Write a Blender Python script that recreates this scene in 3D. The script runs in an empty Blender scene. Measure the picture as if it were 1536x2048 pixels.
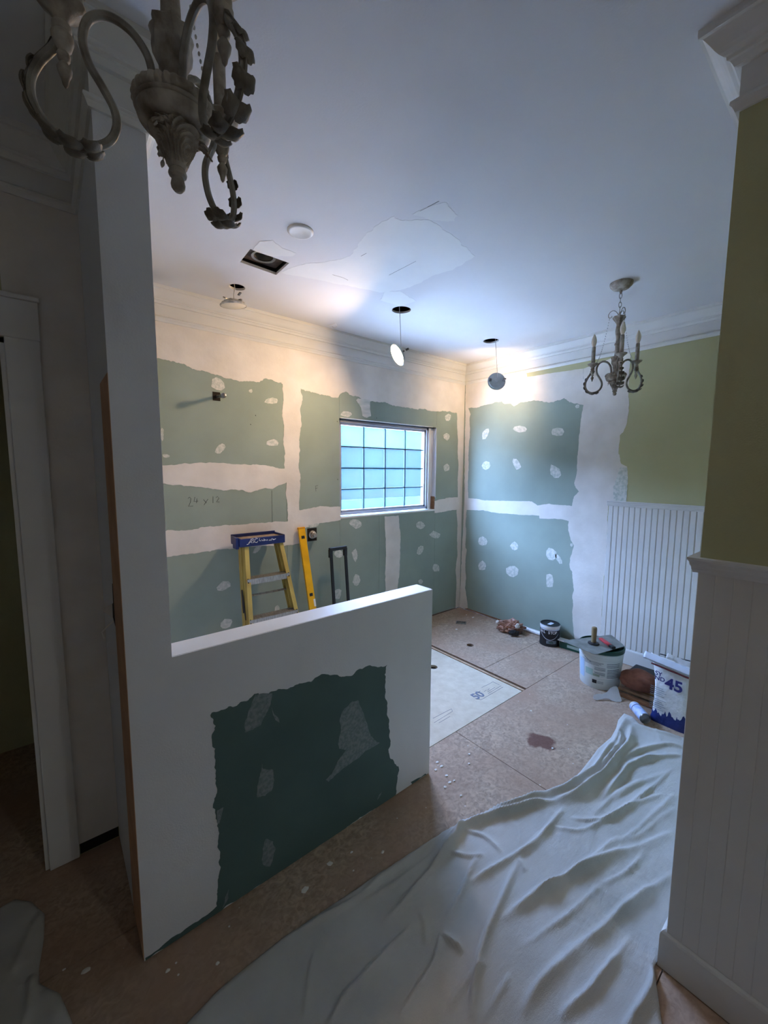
import bpy, bmesh, math, random
import numpy as np
from math import sin, cos, pi, radians
from mathutils import Vector, Matrix
from mathutils.geometry import tessellate_polygon

# ------------------------------------------------------------------ camera
random.seed(7)
rng = np.random.default_rng(7)
SC = bpy.context.scene
COL = SC.collection
F_PX, YAW, PITCH, ROLL = 816.554, radians(39.4852), radians(-5.9675), radians(0.3524)
CAM = Vector((-3.646, -3.0255, 1.6062))
H = 2.74
fw = Vector((sin(YAW)*cos(PITCH), cos(YAW)*cos(PITCH), sin(PITCH)))
rt0 = Vector((cos(YAW), -sin(YAW), 0)); up0 = rt0.cross(fw)
RT = rt0*cos(ROLL)+up0*sin(ROLL); UP = -rt0*sin(ROLL)+up0*cos(ROLL)
cam_data = bpy.data.cameras.new('camera'); cam = bpy.data.objects.new('camera', cam_data); COL.objects.link(cam)
cam.matrix_world = Matrix(((RT.x, UP.x, -fw.x, CAM.x), (RT.y, UP.y, -fw.y, CAM.y), (RT.z, UP.z, -fw.z, CAM.z), (0, 0, 0, 1)))
cam_data.sensor_fit = 'HORIZONTAL'; cam_data.sensor_width = 36; cam_data.lens = F_PX/1536*36
cam_data.clip_start = 0.02
SC.camera = cam

# ------------------------------------------------------------------ world, light, exposure
SC.view_settings.view_transform = 'Standard'
SC.view_settings.look = 'None'
SC.view_settings.exposure = 0.45
SC.view_settings.gamma = 1.0
SC.view_settings.use_curve_mapping = False
SC.cycles.use_denoising = True
SC.cycles.sample_clamp_indirect = 0
SC.cycles.max_bounces = 10
SC.cycles.diffuse_bounces = 8
SC.cycles.transparent_max_bounces = 12
SC.cycles.caustics_reflective = False
SC.cycles.caustics_refractive = False
SKY = 48.0
W = bpy.data.worlds.new('sky'); SC.world = W; W.use_nodes = True
W.node_tree.nodes['Background'].inputs['Color'].default_value = (0.37, 0.58, 1.0, 1)
W.node_tree.nodes['Background'].inputs['Strength'].default_value = SKY

def light_area(name, loc, normal, shape, sx, sy, power, color, spread=180, portal=False):
    d = bpy.data.lights.new(name, 'AREA'); o = bpy.data.objects.new(name, d); COL.objects.link(o)
    o.location = loc; o.rotation_euler = Vector(normal).to_track_quat('-Z', 'Y').to_euler()
    d.shape = shape; d.size = sx
    if shape in ('RECTANGLE', 'ELLIPSE'): d.size_y = sy
    d.energy = power; d.color = color; d.spread = radians(spread)
    if portal: d.cycles.is_portal = True
    return o
WX0, WX1, WZ0, WZ1 = -1.66, -0.44, 1.18, 2.045       # window opening
light_area('window_portal', ((WX0+WX1)/2, 0.10, (WZ0+WZ1)/2), (0, -1, 0), 'RECTANGLE', WX1-WX0, WZ1-WZ0, 1, (1, 1, 1), portal=True)
LAMP_POWER = 9.5
light_area('rear_fill_light', (-2.45, -5.3, 2.725), (0, 0, -1), 'DISK', .16, .16, 8, (.95, .97, 1))  # unseen fill light added behind the camera to brighten the near area
WARM = (1.0, 0.66, 0.36)

sun_d = bpy.data.lights.new('sun', 'SUN'); sun = bpy.data.objects.new('sun', sun_d); COL.objects.link(sun)
sun.rotation_euler = Vector((-.62, 0, .78)).to_track_quat('Z', 'Y').to_euler(); sun_d.energy = 62; sun_d.color = (1, .97, .93); sun_d.angle = radians(.5)

# ------------------------------------------------------------------ pixel of the 1536x2048 frame -> point on a real plane
def ray(x, y): return fw + RT*((x-768)/F_PX) - UP*((y-1024)/F_PX)
def onZ(x, y, z=0.0): d = ray(x, y); return CAM + d*((z-CAM.z)/d.z)
def onY(x, y, Y=0.0): d = ray(x, y); return CAM + d*((Y-CAM.y)/d.y)
def onX(x, y, X=0.0): d = ray(x, y); return CAM + d*((X-CAM.x)/d.x)

# ------------------------------------------------------------------ materials
def srgb(r, g, b):
    f = lambda c: (c/255/12.92) if c/255 <= .04045 else ((c/255+.055)/1.055)**2.4
    return (f(r), f(g), f(b), 1)
def mat(name, c1, c2=None, rough=.6, scale=8, bump=0, bscale=60, metal=0, detail=4, stretch=None, spec=.5, mixr=(.35, .65), coat=0, alpha=None, trans=0, emis=None):
    m = bpy.data.materials.new(name); m.use_nodes = True; nt = m.node_tree; b = nt.nodes['Principled BSDF']
    b.inputs['Roughness'].default_value = rough; b.inputs['Metallic'].default_value = metal
    b.inputs['Specular IOR Level'].default_value = spec; b.inputs['Coat Weight'].default_value = coat
    b.inputs['Transmission Weight'].default_value = trans
    if emis: b.inputs['Emission Color'].default_value = emis[0]; b.inputs['Emission Strength'].default_value = emis[1]
    tc = nt.nodes.new('ShaderNodeTexCoord'); mp = nt.nodes.new('ShaderNodeMapping'); nt.links.new(tc.outputs['Object'], mp.inputs['Vector'])
    if stretch: mp.inputs['Scale'].default_value = stretch
    if c2 is None: b.inputs['Base Color'].default_value = c1
    else:
        n = nt.nodes.new('ShaderNodeTexNoise'); n.inputs['Scale'].default_value = scale; n.inputs['Detail'].default_value = detail
        nt.links.new(mp.outputs['Vector'], n.inputs['Vector'])
        r = nt.nodes.new('ShaderNodeMapRange'); r.inputs['From Min'].default_value = mixr[0]; r.inputs['From Max'].default_value = mixr[1]
        nt.links.new(n.outputs['Fac'], r.inputs['Value'])
        x = nt.nodes.new('ShaderNodeMix'); x.data_type = 'RGBA'
        nt.links.new(r.outputs['Result'], x.inputs['Factor']); x.inputs[6].default_value = c1; x.inputs[7].default_value = c2
        nt.links.new(x.outputs[2], b.inputs['Base Color'])
    if bump:
        n2 = nt.nodes.new('ShaderNodeTexNoise'); n2.inputs['Scale'].default_value = bscale; n2.inputs['Detail'].default_value = 6
        nt.links.new(mp.outputs['Vector'], n2.inputs['Vector'])
        bp = nt.nodes.new('ShaderNodeBump'); bp.inputs['Strength'].default_value = bump; bp.inputs['Distance'].default_value = .004
        nt.links.new(n2.outputs['Fac'], bp.inputs['Height']); nt.links.new(bp.outputs['Normal'], b.inputs['Normal'])
    return m
M = {}
M['green'] = mat('greenboard', srgb(150, 164, 152), srgb(142, 156, 144), .85, 3, .15, 250)
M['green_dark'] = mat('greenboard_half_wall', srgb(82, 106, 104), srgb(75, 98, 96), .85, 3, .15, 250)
M['mud'] = mat('joint_compound', srgb(225, 220, 212), srgb(212, 207, 198), .8, 5, .3, 35)
M['mud_stroke'] = mat('joint_compound_streaked', srgb(222, 218, 210), srgb(196, 198, 188), .8, 6, .3, 40, stretch=(1, 1, 6))
M['thin'] = mat('thin_compound', srgb(214, 214, 206), srgb(184, 192, 182), .85, 40, .5, 120, mixr=(.4, .62))
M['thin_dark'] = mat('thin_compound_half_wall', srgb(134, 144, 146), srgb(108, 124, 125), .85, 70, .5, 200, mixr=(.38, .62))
M['white'] = mat('white_wall_paint', srgb(220, 222, 226), srgb(213, 215, 219), .6, 2, .12, 180)
M['trim'] = mat('white_trim_paint', srgb(218, 218, 214), srgb(210, 210, 206), .45, 3, .05, 60)
M['ceil'] = mat('ceiling_paint', srgb(218, 219, 220), srgb(212, 213, 215), .75, 1.5, .12, 150)
M['ceil_patch'] = mat('ceiling_skim', srgb(230, 231, 229), srgb(222, 224, 223), .8, 3, .1, 60)
M['olive'] = mat('olive_wall_paint', srgb(182, 180, 138), srgb(176, 174, 132), .7, 2, .15, 200)
M['bead'] = mat('beadboard_paint', srgb(218, 217, 212), srgb(210, 209, 204), .45, 4, .05, 50)
M['gap'] = mat('dark_gap', srgb(30, 24, 20), None, .9)
M['joist'] = mat('old_joist', srgb(92, 54, 42), srgb(58, 34, 28), .9, 8, .3, 60)
M['wood'] = mat('framing_wood', srgb(150, 105, 70), srgb(120, 80, 50), .8, 10, .3, 80, stretch=(1, 1, 8))
M['strip_wood'] = mat('pale_wood_strip', srgb(190, 160, 130), srgb(165, 135, 105), .7, 20, .2, 80)
M['newply'] = mat('new_subfloor_sheet', srgb(206, 196, 176), srgb(190, 178, 156), .75, 14, .25, 60, mixr=(.3, .7))
M['warm_light'] = mat('painted_warm_light', srgb(196, 152, 118), srgb(180, 138, 106), .8, 10)  # warm light put into the colour, for the strip on the post
M['cream'] = mat('distressed_cream', srgb(176, 170, 158), srgb(116, 106, 94), .55, 35, .5, 60, mixr=(.38, .7), spec=.4)
M['iron'] = mat('antiqued_arm', srgb(150, 147, 138), srgb(102, 96, 86), .4, 30, .3, 80, mixr=(.4, .7), spec=.5)
M['iron_dark'] = mat('dark_bronze_leaf', srgb(108, 102, 90), srgb(70, 64, 54), .45, 40, .4, 90, mixr=(.4, .7))
M['bulb'] = mat('frosted_bulb', srgb(225, 215, 195), None, .25, spec=.6)
M['metal'] = mat('galvanised_metal', srgb(150, 150, 150), srgb(110, 110, 110), .35, 30, .1, 80, metal=.9)
M['alu'] = mat('aluminium', srgb(185, 180, 170), srgb(150, 146, 138), .4, 25, .1, 60, metal=.7, stretch=(6, 1, 1))
M['black'] = mat('black_plastic', srgb(28, 30, 34), srgb(20, 21, 24), .45, 20)
M['grey_plastic'] = mat('grey_housing', srgb(188, 194, 192), srgb(172, 178, 176), .5, 15)
M['clear'] = mat('clear_housing', srgb(200, 200, 195), srgb(150, 150, 146), .25, 30, spec=.7)
M['blue'] = mat('blue_ladder_cap', srgb(26, 44, 110), srgb(20, 34, 88), .4, 12, .1, 60)
M['fiber'] = mat('yellow_fibreglass', srgb(196, 176, 96), srgb(172, 150, 78), .5, 18, .1, 60, stretch=(1, 1, .3))
M['tray'] = mat('worn_tray', srgb(170, 150, 128), srgb(120, 104, 92), .7, 20, .2, 50)
M['yellow'] = mat('yellow_level', srgb(245, 185, 10), srgb(225, 165, 8), .35, 10)
M['cloth'] = None
M['bucket'] = mat('bucket_plastic', srgb(214, 222, 222), srgb(200, 208, 212), .35, 4)
M['greenp'] = mat('green_plastic', srgb(14, 74, 58), srgb(10, 60, 46), .4, 6)
M['print_grey'] = mat('grey_print', srgb(130, 140, 150), srgb(105, 116, 128), .5, 60, mixr=(.4, .6))
M['print_black'] = mat('black_print', srgb(18, 18, 24), None, .5)
M['print_blue'] = mat('navy_print', srgb(34, 36, 110), None, .5)
M['print_white'] = mat('white_print', srgb(232, 232, 235), None, .5)
M['redwine'] = mat('dark_red_print', srgb(96, 34, 40), None, .6)
M['pencil'] = mat('pencil', srgb(70, 78, 72), None, .8)
M['ink'] = mat('stamp_ink', srgb(96, 104, 124), srgb(130, 135, 148), .8, 90, mixr=(.4, .62))
M['bag'] = None
M['rag'] = mat('brown_sack', srgb(140, 92, 74), srgb(108, 66, 52), .8, 9, .4, 40)
M['plasticbag'] = mat('brown_film', srgb(176, 132, 112), srgb(128, 88, 70), .3, 14, .4, 30, spec=.6)
M['red'] = mat('red_plastic', srgb(196, 52, 58), srgb(170, 40, 46), .45, 30)
M['hawk'] = mat('dull_aluminium', srgb(140, 142, 136), srgb(110, 112, 106), .5, 12, .1, 60, metal=.4)
M['handle_wood'] = mat('turned_wood', srgb(150, 128, 92), srgb(120, 98, 68), .6, 20, .1, 60, stretch=(1, 1, .2))
M['canwhite'] = mat('white_label', srgb(205, 212, 225), srgb(190, 198, 214), .35, 10)
M['spatula'] = mat('grey_white_plastic', srgb(196, 194, 192), srgb(184, 182, 180), .45, 10)
M['vinyl_grey'] = mat('grey_vinyl', srgb(158, 160, 166), None, .4)  # plain grey vinyl of the window frame and sash
M['vinyl'] = mat('white_vinyl', srgb(226, 226, 226), None, .35)
M['muntin'] = mat('glazing_bar', srgb(16, 44, 48), None, .5)
M['debris'] = mat('plaster_crumb', srgb(225, 222, 216), None, .8)

def floor_mat():
    m = bpy.data.materials.new('particle_board'); m.use_nodes = True; nt = m.node_tree; b = nt.nodes['Principled BSDF']; N = nt.nodes.new; L = nt.links.new
    b.inputs['Roughness'].default_value = .75
    g = N('ShaderNodeNewGeometry'); v = N('ShaderNodeTexVoronoi'); v.inputs['Scale'].default_value = 55; v.inputs['Randomness'].default_value = 1
    mp = N('ShaderNodeMapping'); mp.inputs['Scale'].default_value = (1, 2.2, 1); mp.inputs['Rotation'].default_value = (0, 0, .6)
    L(g.outputs['Position'], mp.inputs['Vector']); L(mp.outputs['Vector'], v.inputs['Vector'])
    n = N('ShaderNodeTexNoise'); n.inputs['Scale'].default_value = 30; n.inputs['Detail'].default_value = 6; n.inputs['Distortion'].default_value = 1.5; L(g.outputs['Position'], n.inputs['Vector'])
    n2 = N('ShaderNodeTexNoise'); n2.inputs['Scale'].default_value = 2.2; n2.inputs['Detail'].default_value = 3; L(g.outputs['Position'], n2.inputs['Vector'])
    def mix(fac, a, bb, base=None):
        x = N('ShaderNodeMix'); x.data_type = 'RGBA'; L(fac, x.inputs['Factor'])
        (L(a, x.inputs[6]) if not isinstance(a, tuple) else setattr(x.inputs[6], 'default_value', a))
        (L(bb, x.inputs[7]) if not isinstance(bb, tuple) else setattr(x.inputs[7], 'default_value', bb))
        return x.outputs[2]
    def rng_(o, a, c, inv=False):
        r = N('ShaderNodeMapRange'); r.inputs['From Min'].default_value = a; r.inputs['From Max'].default_value = c; L(o, r.inputs['Value']); return r.outputs['Result']
    sep = N('ShaderNodeSeparateColor'); L(v.outputs['Color'], sep.inputs['Color'])
    c = mix(sep.outputs[0], srgb(168, 149, 130), srgb(141, 121, 103))
    c = mix(rng_(n.outputs['Fac'], .42, .66), c, srgb(190, 166, 142))
    c = mix(rng_(n2.outputs['Fac'], .35, .7), c, srgb(160, 130, 108))
    # plaster specks
    v2 = N('ShaderNodeTexVoronoi'); v2.inputs['Scale'].default_value = 26; L(g.outputs['Position'], v2.inputs['Vector'])
    r = N('ShaderNodeMapRange'); r.inputs['From Min'].default_value = .10; r.inputs['From Max'].default_value = .07; L(v2.outputs['Distance'], r.inputs['Value'])
    sp = N('ShaderNodeSeparateColor'); L(v2.outputs['Color'], sp.inputs['Color'])
    gt = N('ShaderNodeMath'); gt.operation = 'GREATER_THAN'; gt.inputs[1].default_value = .86; L(sp.outputs[1], gt.inputs[0])
    mu = N('ShaderNodeMath'); mu.operation = 'MULTIPLY'; L(r.outputs['Result'], mu.inputs[0]); L(gt.outputs[0], mu.inputs[1])
    c = mix(mu.outputs[0], c, srgb(214, 208, 204))
    # one rust-brown stain
    st = onZ(1082, 1482)
    d = N('ShaderNodeVectorMath'); d.operation = 'DISTANCE'; d.inputs[1].default_value = st
    nn = N('ShaderNodeTexNoise'); nn.inputs['Scale'].default_value = 14; nn.inputs['Detail'].default_value = 4; L(g.outputs['Position'], nn.inputs['Vector'])
    sc_ = N('ShaderNodeVectorMath'); sc_.operation = 'SCALE'; sc_.inputs['Scale'].default_value = .16
    sb = N('ShaderNodeVectorMath'); sb.operation = 'SUBTRACT'; sb.inputs[1].default_value = (.5, .5, .5); L(nn.outputs['Color'], sb.inputs[0]); L(sb.outputs[0], sc_.inputs[0])
    ad = N('ShaderNodeVectorMath'); ad.operation = 'ADD'; L(g.outputs['Position'], ad.inputs[0]); L(sc_.outputs[0], ad.inputs[1]); L(ad.outputs[0], d.inputs[0])
    rr = N('ShaderNodeMapRange'); rr.inputs['From Min'].default_value = .085; rr.inputs['From Max'].default_value = .055; L(d.outputs['Value'], rr.inputs['Value'])
    m2 = N('ShaderNodeMath'); m2.operation = 'MULTIPLY'; m2.inputs[1].default_value = .85; L(rr.outputs['Result'], m2.inputs[0])
    c = mix(m2.outputs[0], c, srgb(92, 48, 34))
    L(c, b.inputs['Base Color'])
    bp = N('ShaderNodeBump'); bp.inputs['Strength'].default_value = .25; bp.inputs['Distance'].default_value = .003; L(n.outputs['Fac'], bp.inputs['Height']); L(bp.outputs['Normal'], b.inputs['Normal'])
    return m
M['floor'] = floor_mat()
def cloth_mat():
    m = mat('canvas', srgb(188, 187, 183), srgb(174, 173, 167), .9, 5, 0, mixr=(.3, .7)); nt = m.node_tree; N = nt.nodes.new; L = nt.links.new; b = nt.nodes['Principled BSDF']
    g = N('ShaderNodeNewGeometry'); n = N('ShaderNodeTexNoise'); n.inputs['Scale'].default_value = 9; n.inputs['Detail'].default_value = 8; n.inputs['Roughness'].default_value = .65
    mp = N('ShaderNodeMapping'); mp.inputs['Rotation'].default_value = (0, 0, -.5); mp.inputs['Scale'].default_value = (1, 4, 1); L(g.outputs['Position'], mp.inputs['Vector']); L(mp.outputs['Vector'], n.inputs['Vector'])
    w = N('ShaderNodeTexNoise'); w.inputs['Scale'].default_value = 350; L(g.outputs['Position'], w.inputs['Vector'])
    bp = N('ShaderNodeBump'); bp.inputs['Strength'].default_value = .45; bp.inputs['Distance'].default_value = .008; L(n.outputs['Fac'], bp.inputs['Height'])
    b2 = N('ShaderNodeBump'); b2.inputs['Strength'].default_value = .3; b2.inputs['Distance'].default_value = .002; L(w.outputs['Fac'], b2.inputs['Height']); L(bp.outputs['Normal'], b2.inputs['Normal'])
    L(b2.outputs['Normal'], b.inputs['Normal'])
    return m
M['cloth'] = cloth_mat()
def bag_mat():
    m = bpy.data.materials.new('printed_paper_bag'); m.use_nodes = True; nt = m.node_tree; b = nt.nodes['Principled BSDF']; N = nt.nodes.new; L = nt.links.new
    b.inputs['Roughness'].default_value = .55
    tc = N('ShaderNodeTexCoord'); s = N('ShaderNodeSeparateXYZ'); L(tc.outputs['Object'], s.inputs[0])
    n = N('ShaderNodeTexNoise'); n.inputs['Scale'].default_value = 45; mp = N('ShaderNodeMapping'); mp.inputs['Scale'].default_value = (1, 1, .25); L(tc.outputs['Object'], mp.inputs[0]); L(mp.outputs[0], n.inputs[0])
    a = N('ShaderNodeMath'); a.operation = 'MULTIPLY_ADD'; a.inputs[1].default_value = .13; L(n.outputs['Fac'], a.inputs[0]); L(s.outputs[2], a.inputs[2])
    lt = N('ShaderNodeMath'); lt.operation = 'LESS_THAN'; lt.inputs[1].default_value = .15; L(a.outputs[0], lt.inputs[0])
    x = N('ShaderNodeMix'); x.data_type = 'RGBA'; L(lt.outputs[0], x.inputs['Factor']); x.inputs[6].default_value = srgb(214, 214, 214); x.inputs[7].default_value = srgb(26, 44, 112)
    L(x.outputs[2], b.inputs['Base Color'])
    n3 = N('ShaderNodeTexNoise'); n3.inputs['Scale'].default_value = 14; n3.inputs['Detail'].default_value = 5; L(tc.outputs['Object'], n3.inputs[0])
    bp = N('ShaderNodeBump'); bp.inputs['Strength'].default_value = .6; bp.inputs['Distance'].default_value = .02; L(n3.outputs['Fac'], bp.inputs['Height']); L(bp.outputs['Normal'], b.inputs['Normal'])
    return m
M['bag'] = bag_mat()
def pane_mat():
    m = bpy.data.materials.new('frosted_glass'); m.use_nodes = True; nt = m.node_tree; N = nt.nodes.new; L = nt.links.new
    nt.nodes.remove(nt.nodes['Principled BSDF']); out = nt.nodes['Material Output']
    t = N('ShaderNodeBsdfTransparent'); t.inputs[0].default_value = (.95, .96, 1, 1)
    r = N('ShaderNodeBsdfTranslucent'); r.inputs[0].default_value = (.85, .93, 1, 1)
    n = N('ShaderNodeTexNoise'); n.inputs['Scale'].default_value = 120; tc = N('ShaderNodeTexCoord'); L(tc.outputs['Object'], n.inputs[0])
    mr = N('ShaderNodeMapRange'); mr.inputs['To Min'].default_value = .0; mr.inputs['To Max'].default_value = .035; L(n.outputs['Fac'], mr.inputs['Value'])
    x = N('ShaderNodeMixShader'); L(mr.outputs['Result'], x.inputs[0]); L(t.outputs[0], x.inputs[1]); L(r.outputs[0], x.inputs[2]); L(x.outputs[0], out.inputs[0])
    return m
M['pane'] = pane_mat()

# ------------------------------------------------------------------ mesh helpers
class MB:
    def __init__(s): s.bm = bmesh.new(); s.smooth = False
    def box(s, x0, x1, y0, y1, z0, z1, mx=None, bev=0):
        r = bmesh.ops.create_cube(s.bm, size=1); vs = r['verts']
        mt = Matrix.Translation(((x0+x1)/2, (y0+y1)/2, (z0+z1)/2)) @ Matrix.Diagonal((abs(x1-x0), abs(y1-y0), abs(z1-z0), 1))
        bmesh.ops.transform(s.bm, matrix=mt, verts=vs)
        if bev:
            es = list({e for v in vs for e in v.link_edges}); rr = bmesh.ops.bevel(s.bm, geom=es, offset=bev, segments=2, affect='EDGES', profile=.5)
            vs = list({v for f in rr['faces'] for v in f.verts} | {v for v in vs if v.is_valid})
        if mx is not None: bmesh.ops.transform(s.bm, matrix=mx, verts=[v for v in vs if v.is_valid])
        return s
    def grid(s, rows, closed_u=False, closed_v=False, cap0=False, cap1=False):
        V = [[s.bm.verts.new(p) for p in r] for r in rows]; n = len(rows); k = len(rows[0])
        for i in range(n if closed_v else n-1):
            for j in range(k if closed_u else k-1):
                a, b, c, d = V[i][j], V[i][(j+1) % k], V[(i+1) % n][(j+1) % k], V[(i+1) % n][j]
                try: s.bm.faces.new((a, b, c, d))
                except ValueError: pass
        if cap0: s.bm.faces.new(V[0][::-1])
        if cap1: s.bm.faces.new(V[-1])
        return s
    def lathe(s, prof, seg=24, mx=None, mod=None, cap=True):
        rows = []
        for r, z in prof:
            row = []
            for j in range(seg):
                a = 2*pi*j/seg; rr = r*(mod(a, z) if mod else 1); p = Vector((rr*cos(a), rr*sin(a), z)); row.append(mx @ p if mx is not None else p)
            rows.append(row)
        return s.grid(rows, closed_u=True, cap0=cap, cap1=cap)
    def tube(s, pts, r, seg=8, prof=None, closed=False):
        pts = [Vector(p) for p in pts]; n = len(pts); rows = []; up = None
        for i, p in enumerate(pts):
            if closed: t = (pts[(i+1) % n]-pts[i-1]).normalized()
            else: t = (pts[min(i+1, n-1)]-pts[max(i-1, 0)]).normalized()
            if up is None:
                up = Vector((0, 0, 1)) if abs(t.z) < .9 else Vector((1, 0, 0))
            a = t.cross(up).normalized(); b = a.cross(t).normalized(); up = b
            rr = r[i] if isinstance(r, (list, tuple)) else r
            rows.append([p + (a*cos(2*pi*j/seg)+b*sin(2*pi*j/seg))*rr*(prof[j] if prof else 1) for j in range(seg)])
        return s.grid(rows, closed_u=True, closed_v=closed, cap0=not closed, cap1=not closed)
    def poly(s, pts, thick, holes=()):
        # pts: list of 3D points (planar), thick: Vector extrusion
        loops = [list(map(Vector, pts))]+[list(map(Vector, h)) for h in holes]
        tris = tessellate_polygon(loops); flat = [p for l in loops for p in l]
        A = [s.bm.verts.new(p) for p in flat]; B = [s.bm.verts.new(p+thick) for p in flat]
        for t in tris:
            for vs, rev in ((A, False), (B, True)):
                try: s.bm.faces.new([vs[i] for i in (t if not rev else t[::-1])])
                except ValueError: pass
        o = 0
        for l in loops:
            k = len(l)
            for i in range(k):
                try: s.bm.faces.new((A[o+i], A[o+(i+1) % k], B[o+(i+1) % k], B[o+i]))
                except ValueError: pass
            o += k
        return s
    def build(s, name, m, parent=None, smooth=False, recalc=True):
        if recalc: bmesh.ops.recalc_face_normals(s.bm, faces=s.bm.faces)
        me = bpy.data.meshes.new(name); s.bm.to_mesh(me); s.bm.free()
        if smooth:
            me.polygons.foreach_set('use_smooth', [True]*len(me.polygons)); me.set_sharp_from_angle(angle=radians(40))
        me.materials.append(M[m] if isinstance(m, str) else m)
        o = bpy.data.objects.new(name, me); COL.objects.link(o)
        if parent: o.parent = parent
        return o
def tag(o, label=None, cat=None, group=None, kind=None):
    if label: o['label'] = label
    if cat: o['category'] = cat
    if group: o['group'] = group
    if kind: o['kind'] = kind
    return o
def empty(name, loc=(0, 0, 0), label=None, cat=None, group=None, kind=None):
    o = bpy.data.objects.new(name, None); COL.objects.link(o); o.location = loc; o.empty_display_size = .05
    return tag(o, label, cat, group, kind)
def kid(mb, name, m, parent, smooth=False):
    """build geometry given in world space as a child of a located parent"""
    o = mb.build(name, m, parent, smooth)
    o.matrix_parent_inverse = Matrix.Translation(-Vector(parent.location)) if parent.type == 'EMPTY' else Matrix.Identity(4)
    return o

def vnoise(n, period_pts, amp, r):
    k = max(2, int(n/period_pts)+2); v = r.uniform(-1, 1, k); x = np.linspace(0, k-1.001, n); i = x.astype(int); f = x-i; f = f*f*(3-2*f)
    return amp*(v[i]*(1-f)+v[i+1]*f)
def ragged(pts, amp, r, step=.006):
    """pts 2D closed; returns a torn outline"""
    out = []
    P = [np.array(p, float) for p in pts]
    for i in range(len(P)):
        a, b = P[i], P[(i+1) % len(P)]; L = np.linalg.norm(b-a); n = max(2, int(L/step)); nrm = np.array([-(b-a)[1], (b-a)[0]])/max(L, 1e-6)
        d = vnoise(n+1, 7, amp, r)+vnoise(n+1, 2.5, amp*.5, r); t = np.linspace(0, 1, n+1); win = np.minimum(1, np.minimum(t, 1-t)*6)
        for k in range(n): out.append(a+(b-a)*t[k]+nrm*d[k]*win[k])
    return out
def skim(name, parent, plane, px, amp=.006, off=.0, thick=.0015, m='mud', direct=False, clipz=None):
    """a skin of compound on wall plane 'A' (y=0), 'B' (x=0), 'P' (half wall front) or 'C' (ceiling), outline in frame pixels"""
    r = np.random.default_rng(abs(hash((round(px[0][0]*7), round(px[0][1]*13), len(px)))) % 2**31)
    if plane == 'A': q = [onY(*p, 0) for p in px] if not direct else [Vector((p[0], 0, p[1])) for p in px]; uv = [(p.x, p.z) for p in q]; f = lambda u, v: Vector((u, -off, v)); t = Vector((0, -thick, 0))
    if plane == 'B': q = [onX(*p, 0) for p in px] if not direct else [Vector((0, p[0], p[1])) for p in px]; uv = [(p.y, p.z) for p in q]; f = lambda u, v: Vector((-off, u, v)); t = Vector((-thick, 0, 0))
    if plane == 'P': q = [onY(*p, PF) for p in px] if not direct else [Vector((p[0], PF, p[1])) for p in px]; uv = [(p.x, p.z) for p in q]; f = lambda u, v: Vector((u, PF-off, v)); t = Vector((0, -thick, 0))
    if plane == 'C': q = [onZ(*p, H) for p in px]; uv = [(p.x, p.y) for p in q]; f = lambda u, v: Vector((u, v, H-off)); t = Vector((0, 0, -thick))
    if plane != 'C': uv = [(u, max(v, .004)) for u, v in uv]
    pts = ragged(uv, amp, r) if amp else uv
    if plane != 'C': pts = [(u, max(v, .004)) for u, v in pts]
    mb = MB(); mb.poly([f(*p) for p in pts], t)
    return mb.build(name, m, parent)
def blob(cx, cy, w, h, ang=0, k=9, seed=0):
    r = random.Random(seed*31+int(cx)); out = []
    for i in range(k):
        a = 2*pi*i/k; rr = r.uniform(.78, 1.12); x = cos(a)*w/2*rr; y = sin(a)*h/2*rr; out.append((cx+x*cos(ang)-y*sin(ang), cy+x*sin(ang)+y*cos(ang)))
    return out
def strokes(name, parent, plane, lines, w, m, off=.0005):
    mb = MB()
    for ln in lines:
        P = [({'A': lambda p: onY(*p, 0), 'B': lambda p: onX(*p, 0), 'C': lambda p: onZ(*p, H), 'F': lambda p: onZ(*p, 0)}[plane](p) if not callable(plane) else plane(p)) for p in ln]
        n = {'A': Vector((0, -1, 0)), 'B': Vector((-1, 0, 0)), 'C': Vector((0, 0, -1)), 'F': Vector((0, 0, 1))}.get(plane, Vector((0, -1, 0))) if isinstance(plane, str) else Vector((0, -1, 0))
        mb.tube([p+n*off for p in P], w, 4)
    return mb.build(name, m, parent)

# ------------------------------------------------------------------ setting: key dimensions
PF, PB = -1.629, -1.512            # half wall front / back
XL, XQ, XP = -3.497, -3.372, -2.174  # post left, post right, half wall free end
HZ = 1.003
X2, Y2 = -2.190, -2.709            # corner of the near wall on the right
DW = -1.034                        # wall with the doorway
XMIN, YMIN = -5.6, -6.2

# floor: dark void under the sheets, the sheets are parts
floor = tag(MB().box(XMIN, .13, YMIN, .12, -.06, -.0215).build('floor', 'gap'), kind='structure')
def sheet(x0, x1, y0, y1, m='floor', z=0, holes=()):
    g = .0018
    P = [(x0+g, y0+g, z-.019), (x1-g, y0+g, z-.019), (x1-g, y1-g, z-.019), (x0+g, y1-g, z-.019)]
    hs = [[(cx+r*cos(2*pi*i/20), cy+r*sin(2*pi*i/20), z-.019) for i in range(20)] for cx, cy, r in holes]
    return MB().poly(P, Vector((0, 0, .019)), hs).build('subfloor_sheet', m, floor)
sheet(-2.98, -1.060, -1.488, -.3, 'newply', .001, holes=[(-1.30, -.825, .034)])
sheet(-3.37, -2.98, -1.488, 0); sheet(-2.98, -1.06, -.3, 0)
sheet(-1.003, 0, -1.10, 0, holes=[(-.728, -.745, .032)])
sheet(-1.003, 0, -1.488, -1.10)
sheet(-1.795, .0, -2.709, -1.488); sheet(-4.2, -1.795, -2.709, -1.488); sheet(XMIN, -4.2, -2.709, -1.488)
sheet(XMIN, -3.37, -1.488, .1); sheet(-3.5, -2.19, -3.92, -2.709); sheet(XMIN, -3.5, -3.92, -2.709); sheet(XMIN, -2.19, YMIN, -3.92)
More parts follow.
